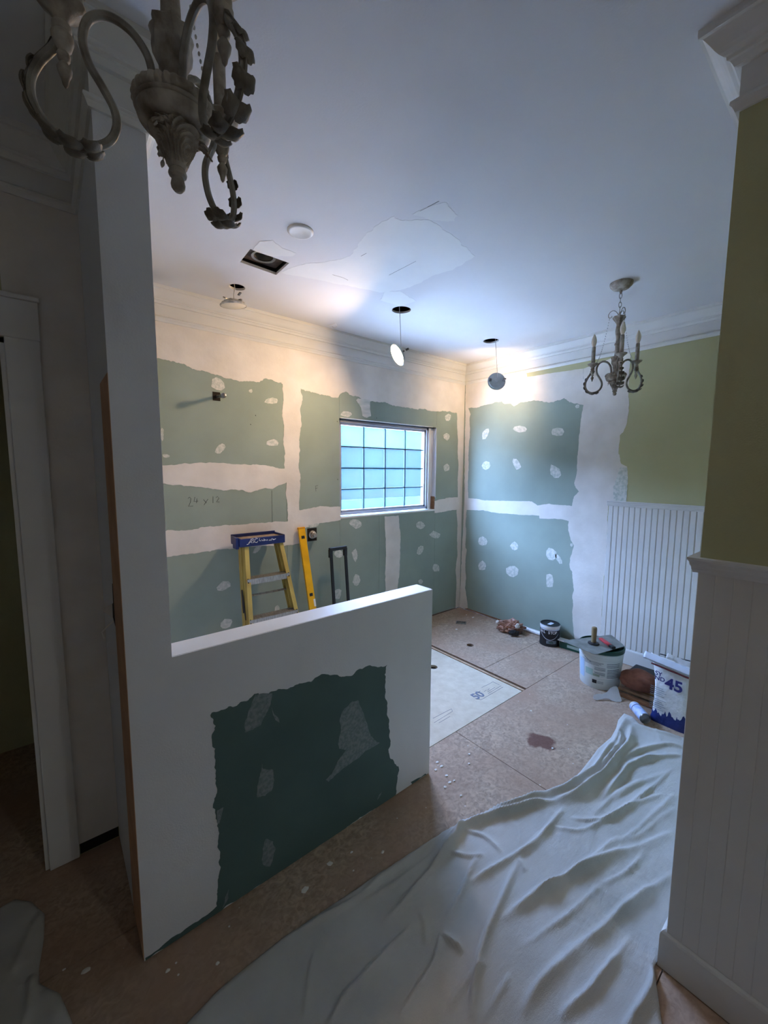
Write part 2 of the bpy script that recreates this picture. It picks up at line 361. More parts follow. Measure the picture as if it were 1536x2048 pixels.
MB().box(-1.044, -1.022, -1.484, -.02, -.0205, -.003).build('wood_strip', 'strip_wood', floor)
# printed stamp on the new sheet
def on_floor(p): v = onZ(*p, .002); return v
st = [[(954, 1393), (950, 1391), (953, 1397), (958, 1395), (964, 1394), (965, 1398), (961, 1401), (957, 1399)], [(960, 1388), (963, 1386), (972, 1391), (971, 1394), (966, 1395), (961, 1391), (960, 1388)]]
z2p = lambda a, b: (940+a/17.07, 1340+b/17.07)
o0 = onZ(953.5, 1399, .0025); ux = (onZ(974, 1388.5, .0025)-o0).normalized(); uy = Vector((-ux.y, ux.x, 0))
cu = bpy.data.curves.new('lettering', 'FONT'); cu.body = '50'; cu.size = (onZ(974, 1388.5)-onZ(953.5, 1399)).length*.86; cu.extrude = .0004; cu.offset = .002; cu.materials.append(M['ink'])
o = bpy.data.objects.new('lettering', cu); COL.objects.link(o); o.parent = floor; o.matrix_local = Matrix(((ux.x, uy.x, 0, o0.x), (ux.y, uy.y, 0, o0.y), (0, 0, 1, o0.z), (0, 0, 0, 1)))
lst = [[(200, 970), (370, 1030), (1120, 590)], [(620, 810), (1060, 540)], [(600, 750), (850, 600)], [(480, 740), (560, 690)], [(600, 700), (660, 640)], [(770, 400), (1010, 520)], [(400, 600), (620, 500), (760, 420)], [(90, 850), (350, 720)]]
strokes('stamp', floor, 'F', [[z2p(*p) for p in l] for l in lst], .0014, 'ink', .001)
strokes('stamp', floor, 'F', [[(866, 1437), (903, 1418)], [(868, 1446), (905, 1423), (903, 1418)], [(878, 1446), (900, 1433)]], .0012, 'ink', .001)

# ceiling with its openings
holes = {'a': (-2.647, -.346, .048), 'b': (-1.615, -.742, .068), 'c': (-.541, -.729, .068)}
ring = lambda c, n=28: [(c[0]+c[2]*cos(2*pi*i/n), c[1]+c[2]*sin(2*pi*i/n), H) for i in range(n)]
VR = (-2.757, -2.535, -.842, -.66)
rect = [(VR[0], VR[2], H), (VR[1], VR[2]+.004, H), (VR[1]+.004, VR[3], H), (VR[0]+.008, VR[3]-.012, H)]
mb = MB(); mb.poly([(XMIN-.1, YMIN-.1, H), (.2, YMIN-.1, H), (.2, .2, H), (XMIN-.1, .2, H)], Vector((0, 0, .014)), [ring(c) for c in holes.values()]+[rect])
ceiling = tag(mb.build('ceiling', 'ceil'), kind='structure')
mb = MB()
mb.box(XMIN-.1, .2, YMIN-.1, .2, H+.16, H+.2)
mb.box(XMIN-.12, XMIN-.1, YMIN-.12, .22, H-.1, H+.2).box(.2, .22, YMIN-.12, .22, H-.1, H+.2).box(XMIN-.1, .2, .2, .22, H-.1, H+.2).box(XMIN-.1, .2, YMIN-.12, YMIN-.1, H-.1, H+.2)
for c in holes.values(): mb.box(c[0]-.2, c[0]+.2, c[1]-.20, c[1]+.2, H+.11, H+.159)
mb.build('ceiling_joist', 'joist', ceiling)
skim('joint_compound', ceiling, 'C', [(672, 520), (700, 512), (728, 472), (760, 446), (788, 432), (800, 440), (860, 440), (905, 470), (950, 512), (905, 540), (868, 550), (840, 566), (800, 580), (760, 585), (640, 560), (560, 545), (600, 530)], .006, 0, .0008, 'ceil_patch')
skim('joint_compound', ceiling, 'C', [(825, 428), (860, 412), (892, 404), (915, 430), (908, 442), (860, 440)], .005, .0003, .0008, 'ceil_patch')
skim('joint_compound', ceiling, 'C', [(770, 583), (800, 582), (832, 602), (800, 612), (760, 600)], .004, .0003, .0008, 'ceil_patch')
skim('joint_compound', ceiling, 'C', [(505, 500), (520, 482), (545, 480), (565, 496), (592, 506), (585, 512), (560, 512), (540, 512)], .003, .0003, .0008, 'ceil_patch')
strokes('scratch', ceiling, 'C', [[(778, 550), (832, 522)], [(840, 422), (878, 402)], [(722, 512), (733, 506)], [(665, 549), (686, 555), (696, 560)]], .0012, 'pencil')

# walls -------------------------------------------------------------
wb = MB()
wb.box(-3.497, WX0, .0125, .12, 0, H).box(WX1, .13, .0125, .12, 0, H).box(WX0, WX1, .0125, .12, 0, WZ0-.012).box(WX0, WX1, .0125, .12, WZ1+.012, H)
wall_back = tag(wb.build('wall_back', 'wood'), kind='structure')
def panelA(x0, x1, z0, z1, name='drywall_panel', m='green'):
    g = .0008; return MB().box(x0+g, x1-g, 0, .0125, z0+g, z1-g).build(name, m, wall_back)
for a in ((-3.372, -2.17, .012, 1.06), (-3.372, -2.17, 1.06, 1.50), (-3.372, -2.17, 1.50, 2.44), (-3.372, -2.17, 2.44, H), (-2.17, WX0, .012, 1.20), (-2.17, WX0, 1.20, 2.44),
          (-2.17, -.95, 2.44, H), (-.95, 0, 2.44, H), (WX0, -1.21, .012, WZ0), (-1.21, WX1, .012, WZ0), (WX1, 0, .012, 1.22), (WX1, 0, 1.22, 2.44), (WX0, WX1, WZ1, 2.44)): panelA(*a)
A = lambda px, **k: skim('joint_compound', wall_back, 'A', px, **k)
A([(300, 600), (560, 640), (931, 735), (931, 830), (913, 826), (890, 822), (870, 823), (845, 818), (830, 818), (810, 815), (790, 812), (775, 806), (760, 805), (745, 802), (730, 800), (716, 793), (700, 790), (692, 783), (685, 785), (676, 795), (665, 795), (650, 790), (640, 790), (625, 784), (610, 782), (597, 776), (565, 768), (560, 765), (545, 760), (530, 757), (515, 764), (500, 762), (485, 763), (470, 760), (450, 756), (430, 750), (415, 744), (400, 742), (388, 738), (375, 733), (360, 727), (345, 722), (330, 719), (316, 716), (300, 712)], amp=.006, off=0, thick=.0015)
A([(565, 762), (600, 768), (605, 800), (600, 820), (603, 850), (598, 880), (600, 900), (597, 930), (601, 955), (599, 985), (598, 1018), (604, 1050), (606, 1084), (590, 1088), (577, 1086), (577, 1050), (575, 1010), (571, 985), (573, 966), (568, 930), (570, 905), (566, 880), (568, 850), (564, 830), (567, 800)], amp=.004, off=.0002, thick=.0016)
A([(316, 932), (360, 928), (400, 925), (440, 926), (480, 929), (520, 930), (545, 933), (578, 940), (578, 962), (560, 970), (545, 978), (530, 976), (515, 981), (500, 985), (485, 980), (470, 979), (450, 981), (430, 978), (400, 974), (380, 972), (350, 970), (316, 966)], amp=.004, off=.0003, thick=.0016)
A([(322, 1064), (345, 1060), (380, 1060), (400, 1055), (440, 1052), (470, 1050), (520, 1046), (560, 1043), (582, 1043), (606, 1055), (606, 1084), (585, 1090), (565, 1092), (530, 1092), (500, 1093), (470, 1096), (440, 1099), (420, 1103), (390, 1107), (365, 1109), (345, 1112), (322, 1118)], amp=.004, off=.0003, thick=.0016)
A([(590, 1022), (620, 1017), (640, 1012), (660, 1014), (681, 1013), (681, 1040), (650, 1045), (634, 1047), (615, 1054), (590, 1060)], amp=.003, off=.0004, thick=.0016)
A([(914, 815), (933, 815), (931, 1020), (919, 1214), (911, 1216), (912, 1190), (913, 1165), (911, 1140), (915, 1110), (914, 1080), (915, 1050), (913, 1022), (916, 990), (915, 960), (917, 930), (915, 905), (916, 880), (914, 850)], amp=.003, off=.0002, thick=.0016)
A([(869, 1002), (885, 998), (900, 995), (920, 994), (920, 1019), (905, 1020), (890, 1023), (869, 1026)], amp=.003, off=.0004, thick=.0016)
pv0 = onY(769, 1033); pv1 = onY(797, 1031)
skim('joint_compound', wall_back, 'A', [(pv0.x, pv0.z), (pv1.x, pv1.z), (onY(801, 1078).x, onY(801, 1078).z), (onY(799, 1138).x, onY(799, 1138).z), (onY(795, 1180).x, onY(795, 1180).z), (pv1.x-.02, .35), (pv1.x, .02), (pv0.x, .02), (pv0.x+.01, .4), (onY(771, 1182).x, onY(771, 1182).z), (onY(770, 1146).x, onY(770, 1146).z), (onY(772, 1104).x, onY(772, 1104).z)], .004, .0002, .0016, 'mud', direct=True)
spotsA = [(435, 768, 30, 24, .5), (543, 802, 28, 14, 0), (545, 886, 24, 14, 0), (440, 898, 28, 16, -.8), (693, 828, 26, 12, 0), (896, 835, 14, 15, 0), (893, 873, 13, 15, 0), (893, 935, 13, 17, 0),
          (712, 1048, 26, 18, .3), (841, 1051, 19, 18, 0), (870, 1070, 22, 15, .3), (840, 1101, 13, 22, .5), (872, 1136, 15, 17, 0), (710, 1110, 13, 27, 0), (713, 1160, 14, 28, .1), (447, 1172, 31, 18, -.4), (453, 1247, 30, 18, -.7),
          (677, 1108, 20, 18, 0), (675, 1188, 16, 26, .2), (841, 1163, 9, 10, 0), (515, 1096, 26, 12, -1), (554, 1218, 10, 18, 0), (506, 1074, 26, 14, 0), (324, 868, 8, 30, 0), (332, 912, 16, 7, .2), (843, 812, 16, 12, 0), (501, 782, 8, 8, 0)]
for i, (x, y, w, h, a) in enumerate(spotsA):
    skim('compound_patch', wall_back, 'A', blob(x, y, w, h, a, 9, i), .0018, 0, .0012, 'thin')
skim('compound_patch', wall_back, 'A', [(716, 797), (740, 800), (740, 820), (742, 832), (733, 836), (725, 832), (722, 815), (712, 800)], .002, .0002, .0014, 'mud_stroke')
skim('compound_patch', wall_back, 'A', [(616, 1050), (638, 1046), (636, 1052), (620, 1056)], .002, .0022, .0014, 'thin')
strokes('pencil_marking', wall_back, 'A', [[(376, 997), (379, 994), (382, 997), (381, 1004), (377, 1013), (384, 1012), (386, 1012)], [(390, 994), (388, 1003), (396, 1002)], [(394, 997), (393, 1006)], [(407, 999), (413, 1006)], [(416, 998), (408, 1010)], [(426, 993), (426, 1006)], [(432, 995), (435, 993), (438, 996), (433, 1004), (439, 1004)]], .0016, 'pencil')
strokes('pencil_marking', wall_back, 'A', [[(631, 972), (632, 983)], [(631, 972), (636, 971)], [(631, 977), (635, 976)]], .0013, 'pencil')
strokes('panel_joint', wall_back, 'A', [[(543.5, 981), (544.5, 1044)]], .0012, 'gap')
for q in ((511, 830), (501, 848), (675, 958), (674, 842), (753, 835)): strokes('screw', wall_back, 'A', [[q, (q[0]+.6, q[1]+2)]], .002, 'gap')

# window ------------------------------------------------------------
win = empty('window_1', ((WX0+WX1)/2, 0, WZ0), kind='structure')
mb = MB(); GX0, GX1, GZ0, GZ1 = WX0+.005, -.555, WZ0+.028, WZ1-.018
def frame(mb, x0, x1, z0, z1, w, y0, y1):
    mb.box(x0, x0+w, y0, y1, z0, z1); mb.box(x1-w, x1, y0, y1, z0, z1); mb.box(x0, x1, y0, y1, z0, z0+w); mb.box(x0, x1, y0, y1, z1-w, z1)
frame(mb, GX0, GX1+.02, GZ0-.015, GZ1+.01, .022, .030, .095)
kid(mb, 'window_frame', 'vinyl_grey', win)
mb = MB(); frame(mb, GX0+.02, GX1, GZ0+.006, GZ1-.010, .022, .045, .085); kid(mb, 'sash', 'vinyl_grey', win)
gx0, gx1, gz0, gz1 = GX0+.04, GX1-.020, GZ0+.026, GZ1-.03
for i in range(4):
    for j in range(4):
        x0 = gx0+(gx1-gx0)*i/4; x1 = gx0+(gx1-gx0)*(i+1)/4; z0 = gz0+(gz1-gz0)*j/4; z1 = gz0+(gz1-gz0)*(j+1)/4
        kid(MB().box(x0+.001, x1-.001, .064, .068, z0+.001, z1-.001), 'pane', 'pane', win)
for i in range(1, 4):
    x = gx0+(gx1-gx0)*i/4; kid(MB().box(x-.0055, x+.0055, .055, .075, gz0, gz1), 'muntin', 'muntin', win)
    z = gz0+(gz1-gz0)*i/4; kid(MB().box(gx0, gx1, .056, .074, z-.0048, z+.0048), 'muntin', 'muntin', win)
kid(MB().box(GX1+.020, -.505, .02, .10, GZ0-.015, GZ1+.01), 'side_jamb', 'trim', win)
kid(MB().box(-.504, WX1, .05, .12, WZ0-.01, WZ1+.01), 'jack_stud', 'white', win)
kid(MB().box(WX1-.004, WX1, .0, .05, WZ0+.13, WZ1-.0), 'reveal', 'white', win)
kid(MB().box(WX0, WX1+.0, -.003, .10, WZ0-.012, WZ0+.003), 'sill', 'trim', win)
mb = MB(); mb.tube([(-.452, .0, WZ1-.02), (-.468, .002, WZ1-.1), (-.455, 0, WZ1-.2), (-.46, .0, WZ1-.34)], .003, 5); kid(mb, 'sealant', 'canwhite', win)
kid(MB().box(WX0, WX1, .006, .09, WZ1-.004, WZ1+.012), 'head_gap', 'gap', win)
mb = MB(); mb.box(WX1-.022, WX1-.008, .005, .05, WZ0+.005, WZ0+.14); kid(mb, 'shim', 'wood', win)
rr = random.Random(3)
for x, z, w, h in ((-1.5, WZ1+.004, .3, .005), (-1.1, WZ1+.003, .5, .004), (-.7, WZ1+.002, .4, .004), (-1.2, WZ0-.006, .9, .006), (-.6, WZ0-.004, .26, .009)):
    kid(MB().box(x-w/2, x+w/2, -.0035, .002, z-h/2, z+h/2), 'compound_edge', 'mud', win)

# outside: pale ground and the neighbour's pale blue siding
ext = tag(MB().box(-9, 12, 4.6, 4.8, -.6, 2.30).build('neighbour_wall', mat('teal_siding', srgb(1, 19, 22), srgb(3, 25, 29), .9, 1.5, spec=0)), kind='structure')
MB().box(-9, 12, 4.55, 4.8, 2.12, 2.9).build('fascia_board', mat('pale_fascia', srgb(30, 64, 68), srgb(38, 74, 78), .9, 1.5, spec=0), ext)
MB().box(-9, 12, 4.50, 4.6, -.6, .92).build('fence_panel', mat('pale_fence', srgb(20, 50, 54), srgb(32, 62, 66), .9, 2.5, spec=0), ext)
tag(MB().box(-14, 14, -14, 14, -.7, -.6).build('ground', mat('outside_concrete', srgb(190, 200, 205), srgb(176, 186, 192), .8, 2)), kind='structure')

# right wall --------------------------------------------------------
wall_right = tag(MB().box(.0125, .13, Y2-.1, .12, 0, H).build('wall_right', 'wood'), kind='structure')
for y0, y1, z0, z1 in ((-1.42, 0, .02, 1.22), (-1.42, 0, 1.22, 2.44), (-1.42, 0, 2.44, H)): MB().box(0, .0125, y0+.0008, y1, z0, z1-.0008).build('drywall_panel', 'green', wall_right)
MB().box(0, .0125, Y2, -1.4208, .015, H).build('painted_panel', 'olive', wall_right)
z7 = lambda a, b: (920+a/4.4533, 780+b/4.4522)
B_ = lambda px, **k: skim('joint_compound', wall_right, 'B', px, **k)
B_([(931, 740), (1054, 745), (1056, 752), (1110, 743), (1167, 735), (1168, 812)]+[z7(*p) for p in [(1100, 135), (1040, 118), (975, 110), (930, 72), (880, 92), (800, 112), (760, 108), (700, 95), (660, 90), (600, 105), (540, 110), (480, 145), (450, 120), (400, 125), (370, 100), (300, 115), (240, 130), (150, 158), (75, 160)]]+[(931, 815)], amp=.005, off=0, thick=.0015)
B_([(931, 800)]+[z7(*p) for p in [(75, 160), (95, 215), (85, 260), (90, 340), (88, 400), (80, 480), (75, 560), (78, 660), (72, 760), (70, 860), (75, 965), (60, 1070), (50, 1180), (55, 1270), (48, 1400), (60, 1420), (50, 1500), (48, 1600), (55, 1680), (45, 1760), (60, 1850), (70, 1940), (40, 1960)]]+[(919, 1214), (929, 1000)], amp=.003, off=.0002, thick=.0016)
B_([z7(*p) for p in [(60, 963), (140, 968), (215, 983), (330, 985), (430, 988), (540, 990), (640, 992), (665, 1010), (690, 1028), (740, 1020), (790, 1012), (860, 1022), (940, 1025), (1010, 1035), (1010, 1165), (960, 1165), (900, 1150), (840, 1145), (780, 1148), (710, 1145), (705, 1118), (620, 1115), (540, 1112), (480, 1105), (400, 1100), (330, 1095), (270, 1085), (210, 1070), (130, 1070), (55, 1068)]], amp=.0025, off=.0003, thick=.0016)
B_([(1167, 720), (1262, 706), (1258, 745), (1257, 790), (1258, 820), (1253, 849), (1246, 865), (1240, 871), (1238, 890), (1237, 906), (1240, 915), (1242, 927), (1254, 933), (1256, 957), (1253, 985), (1252, 1003), (1217, 1003), (1212, 1100), (1205, 1200), (1200, 1300), (1150, 1300)]+
   [z7(*p) for p in [(1003, 2048), (1000, 1980), (1008, 1900), (1000, 1850), (1015, 1780), (1005, 1700), (1000, 1620), (978, 1580), (980, 1500), (1000, 1440), (1015, 1380), (985, 1330), (968, 1260), (965, 1190), (970, 1165), (998, 1120), (1000, 1020), (1015, 950), (1060, 905), (1030, 870), (1018, 830), (1040, 740), (1045, 640), (1055, 520), (1060, 430), (1070, 340), (1080, 250), (1100, 140)]], amp=.003, off=.0001, thick=.0016)
skim('compound_patch', wall_right, 'B', [(1240, 935), (1254, 935), (1256, 960), (1253, 1002), (1228, 1002), (1226, 975), (1232, 960)], .003, .0018, .0006, 'thin')
skim('paint_sliver', wall_right, 'B', [(1052, 743), (1170, 722), (1232, 708), (1232, 713), (1168, 737), (1110, 745), (1055, 754)], .002, .0018, .0005, 'olive')
spotsB = [(971, 868, 12, 26, .5), (1040, 858, 30, 13, 0), (1115, 864, 30, 19, 0), (972, 931, 18, 17, 0), (1033, 928, 14, 26, -.5), (1110, 943, 20, 32, -.5), (965, 1083, 18, 19, 0), (1029, 1092, 17, 18, 0), (1102, 1108, 22, 26, -.3), (1117, 1117, 10, 26, -.6), (965, 1132, 17, 20, 0), (1024, 1143, 25, 26, .5), (1099, 1162, 16, 32, 0), (1155, 813, 8, 8, 0), (1143, 1090, 6, 8, 0)]
for i, (x, y, w, h, a) in enumerate(spotsB): skim('compound_patch', wall_right, 'B', blob(x, y, w, h, a, 8, i+50), .0018, 0, .0012, 'thin')
wr2 = tag(MB().box(X2+.12, .13, Y2-.11, Y2, 0, H).build('wall_front', 'olive'), kind='structure')

# beadboard: profile of one plank, mesh shared
def plank_mesh(h, w=.0408, t=.0095, fine=False):
    mb = MB(); g = .0045
    prof = [(0, 0), (w, 0), (w, -t*.35), (w-.002, -t*.35), (w-g, -t*.35), (w-g-.002, -t*.9), (w-g-.004, -t), (.004, -t), (.001, -t*.9), (0, -t*.35)]
    if fine: prof = [(0, 0), (w, 0), (w, -t*.88), (w-.0016, -t), (.0016, -t), (0, -t*.88)]
    rows = [[Vector((a, b, z)) for a, b in prof] for z in (0, h)]; mb.grid(rows, closed_u=True, cap0=True, cap1=True)
    o = mb.build('plank', 'bead'); me = o.data; bpy.data.objects.remove(o); return me
pm = plank_mesh(1.315-.135); pm2 = plank_mesh(1.315-.135, fine=True)
def plank(parent, loc, rot, me=pm):
    o = bpy.data.objects.new('plank', me); COL.objects.link(o); o.parent = parent; o.location = loc; o.rotation_euler = (0, 0, rot); return o
n = int((Y2+1.585)/-.0408)
for i in range(n+1): plank(wall_right, (0, -1.585-.0408*i, .135), -pi/2)
# near wall on the right, with a jut into the room
wall_side = tag(MB().box(X2, X2+.12, YMIN, Y2, 0, H).build('wall_side', 'olive'), kind='structure')
for i in range(44): plank(wall_side, (X2, Y2-.0408*i, .135), -pi/2, pm2)
MB().box(X2-.0095, X2, YMIN, Y2-.0408*44, .135, 1.315).build('panel', 'bead', wall_side)

# half wall, post, hall wall ----------------------------------------
wall_half = tag(MB().box(XQ, XP, PF, PB, .004, HZ).build('wall_half', 'white'), kind='structure')
wall_left = tag(MB().box(XL, XQ, PF, .0, .004, H).build('wall_left', 'white'), kind='structure')
MB().box(XQ-.0, XP, PF+.004, PB-.004, HZ, HZ+.001).build('wall_cap', 'trim', wall_half)
MB().box(XL-.0015, XL, PF+.001, PF+.20, .01, 1.87).build('warm_light_strip', 'warm_light', wall_left)  # stray warm light on the post's side face, painted as a brown strip
zp = lambda a, b: (380+a/3.072, 1300+b/3.0727)
skim('drywall_panel', wall_half, 'P', [zp(*p) for p in [(1212, 92), (1195, 150), (1200, 250), (1212, 360), (1222, 470), (1232, 560), (1220, 620), (1235, 670), (1280, 715), (1275, 780), (1268, 870), (1262, 905)]]+[zp(*p) for p in [(700, 1290), (360, 1510), (120, 1640)]]+[zp(*p) for p in [(150, 1600), (165, 1500), (175, 1400), (185, 1280), (175, 1150), (170, 1070), (155, 980), (140, 970), (158, 900), (160, 800), (150, 720), (150, 620), (135, 560), (150, 480), (140, 420), (125, 400), (180, 375), (250, 345), (300, 330), (345, 315), (395, 270), (420, 265), (470, 270), (530, 250), (600, 240), (680, 205), (760, 180), (790, 160), (850, 150), (930, 165), (1000, 155), (1050, 115), (1110, 95), (1160, 105)]], .006, 0, .0008, 'green_dark')
skim('drywall_edge', wall_half, 'P', [(XL+.003, .004), (-3.28, .004), (-3.21, .03), (-3.24, .03), (-3.33, .022), (-3.4, .024), (XL+.003, .014)], .004, 0, .0006, 'green_dark', direct=True)
skim('drywall_edge', wall_half, 'P', [(-2.30, .004), (XP-.02, .004), (XP-.03, .014), (-2.24, .012), (-2.31, .02)], .003, 0, .0006, 'green_dark', direct=True)
P_ = lambda px, m='thin_dark', **k: skim('compound_patch', wall_half, 'P', px, off=.0008, thick=.0006, m=m, **k)
P_([zp(*p) for p in [(400, 275), (505, 265), (495, 330), (465, 400), (435, 460), (385, 490), (335, 505), (340, 430), (365, 360)]], amp=.003)
P_([zp(*p) for p in [(440, 695), (450, 730), (510, 735), (518, 800), (500, 865), (460, 895), (410, 905), (412, 840), (430, 770)]], amp=.003)
P_([zp(*p) for p in [(465, 1160), (510, 1175), (525, 1220), (508, 1280), (490, 1330), (465, 1330), (440, 1290), (445, 1220)]], amp=.003)
P_([zp(*p) for p in [(1035, 310), (1055, 360), (1070, 400), (1090, 460), (1110, 530), (1130, 550), (1165, 570), (1100, 610), (1070, 625), (1040, 660), (980, 700), (900, 760), (850, 810), (832, 795), (870, 760), (900, 700), (930, 650), (960, 610), (915, 605), (912, 560), (925, 500), (918, 430), (940, 370), (990, 320)]], amp=.003)
P_([zp(*p) for p in [(500, 350), (515, 390), (545, 420), (548, 445), (525, 430), (510, 400)]], amp=.001)
P_([zp(*p) for p in [(165, 985), (205, 965), (195, 1010), (175, 1070), (165, 1060)]], amp=.002)
P_([zp(*p) for p in [(240, 1465), (232, 1530), (200, 1585), (215, 1520)]], amp=.002)
P_([zp(*p) for p in [(1180, 870), (1165, 900), (1150, 920), (1160, 890)]], amp=.001)
# opening for a switch with torn paper
u = onX(228, 1222, XL)
mb = MB(); mb.poly([(XL-.0008, u.y-.03, u.z-.045), (XL-.0008, u.y+.03, u.z-.03), (XL-.0008, u.y+.02, u.z+.02), (XL-.0008, u.y-.005, u.z+.03), (XL-.0008, u.y-.015, u.z+.1), (XL-.0008, u.y-.03, u.z+.1)], Vector((-.001, 0, 0))); mb.build('box_opening', 'gap', wall_left)
mb = MB(); mb.poly([(XL-.002, u.y+.02, u.z+.02), (XL-.03, u.y+.03, u.z+.005), (XL-.028, u.y+.035, u.z-.004), (XL-.004, u.y+.03, u.z-.03)], Vector((0, -.001, .001))); mb.build('torn_paper', 'mud', wall_left)
mb = MB(); mb.tube([(XL-.001, u.y+.02, u.z-.04), (XL-.02, u.y+.03, u.z-.06), (XL-.035, u.y+.03, u.z-.075), (XL-.03, u.y+.03, u.z-.10)], .003, 5); mb.build('loose_wire', 'debris', wall_left)

DX0, DX1, DZ = -4.62, -3.728, 2.056
wh = MB().box(DX1, XL, DW, DW+.11, 0, H).box(XMIN, DX0, DW, DW+.11, 0, H).box(DX0, DX1, DW, DW+.11, DZ, H)
wall_hall = tag(wh.build('wall_hall', 'olive'), kind='structure')
wh.__init__(); wh.box(DX1+.001, XL-.0005, DW-.003, DW, .05, DZ+.5); wh.build('skim_coat', 'mud', wall_hall)
door = empty('door_1', (-3.68, DW, 0), kind='structure')
def casing(mb, x0, x1, z0, z1):
    mb.box(x0, x1, DW-.018, DW-.003, z0, z1, bev=.003)
mb = MB(); casing(mb, DX1-.004, DX1+.092, 0.004, DZ+.002); kid(mb, 'side_casing', 'trim', door)
mb = MB(); casing(mb, DX0-.092, DX0+.004, 0.004, DZ+.002); kid(mb, 'side_casing', 'trim', door)
mb = MB(); casing(mb, DX0-.095, DX1+.095, DZ+.002, DZ+.135); mb.box(DX0-.10, DX1+.1, DW-.026, DW-.003, DZ+.135, DZ+.151, bev=.003); kid(mb, 'head_casing', 'trim', door)
mb = MB(); mb.box(DX1-.018, DX1, DW-.003, DW+.115, .004, DZ); mb.box(DX0, DX0+.018, DW-.003, DW+.115, .004, DZ); mb.box(DX0, DX1, DW-.003, DW+.115, DZ-.018, DZ); kid(mb, 'door_jamb', 'trim', door)
MB().box(DX1+.094, XL-.002, DW-.0025, DW+.0, .004, .05).build('base_gap', 'gap', wall_hall)
# shell behind and beyond
tag(MB().box(XMIN-.1, XMIN, YMIN, .12, 0, H).build('wall_west', 'white'), kind='structure')
tag(MB().box(XMIN, X2+.12, YMIN-.1, YMIN, 0, H).build('wall_rear', 'white'), kind='structure')
tag(MB().box(XMIN, XL, .0, .12, 0, H).build('wall_closet', 'olive'), kind='structure')

# mouldings swept along the walls -----------------------------------
def sweep(path, prof, m, names, kind='structure'):
    P = [Vector((x, y, 0)) for x, y in path]; out = []
    def off(i, e):
        if i == 0: d = (P[1]-P[0]).normalized(); n = Vector((d.y, -d.x, 0)); return P[0]+n*e
        if i == len(P)-1: d = (P[-1]-P[-2]).normalized(); n = Vector((d.y, -d.x, 0)); return P[-1]+n*e
        d0 = (P[i]-P[i-1]).normalized(); d1 = (P[i+1]-P[i]).normalized(); n0 = Vector((d0.y, -d0.x, 0)); n1 = Vector((d1.y, -d1.x, 0))
        return P[i]+(n0+n1)*(e/(1+n0.dot(n1)))
    for i in range(len(P)-1):
        if names[i] is None: continue
        mb = MB(); rows = [[off(k, e)+Vector((0, 0, z)) for e, z in prof] for k in (i, i+1)]
        mb.grid(rows, closed_u=True, cap0=True, cap1=True); out.append(tag(mb.build(names[i], m), kind=kind))
    return out
CROWN = [(0, H), (.083, H), (.083, H-.012), (.082, H-.020), (.074, H-.022), (.070, H-.026), (.064, H-.034), (.058, H-.042), (.051, H-.052), (.044, H-.060), (.036, H-.066), (.031, H-.068), (.030, H-.076), (.024, H-.078), (.020, H-.084), (.016, H-.092), (.010, H-.093), (.0028, H-.093),
         (.0028, 2.577), (.008, 2.574), (.018, 2.566), (.019, 2.558), (.014, 2.553), (.010, 2.545), (.008, 2.540), (0, 2.540)]
sweep([(XMIN, DW), (XL, DW), (XL, PF), (XQ, PF), (XQ, 0), (0, 0), (0, Y2), (X2, Y2), (X2, YMIN)], CROWN, 'trim', ['trim_1', 'trim_2', 'trim_3', 'trim_4', 'trim_5', 'trim_6', 'trim_7', 'trim_8'])
RAIL = [(0, 1.313), (.012, 1.313), (.0135, 1.318), (.016, 1.322), (.0165, 1.330), (.020, 1.336), (.021, 1.345), (.026, 1.350), (.026, 1.357), (0, 1.357)]
sweep([(0, -1.575), (0, Y2), (X2, Y2), (X2, YMIN)], RAIL, 'trim', ['trim_9', 'trim_10', 'trim_11'])
BASE = [(0, .004), (.016, .004), (.016, .118), (.014, .126), (.010, .132), (.004, .138), (0, .138)]
sweep([(0, -1.60), (0, Y2), (X2, Y2), (X2, YMIN)], BASE, 'trim', ['baseboard_right', 'baseboard_front', 'baseboard_side'])

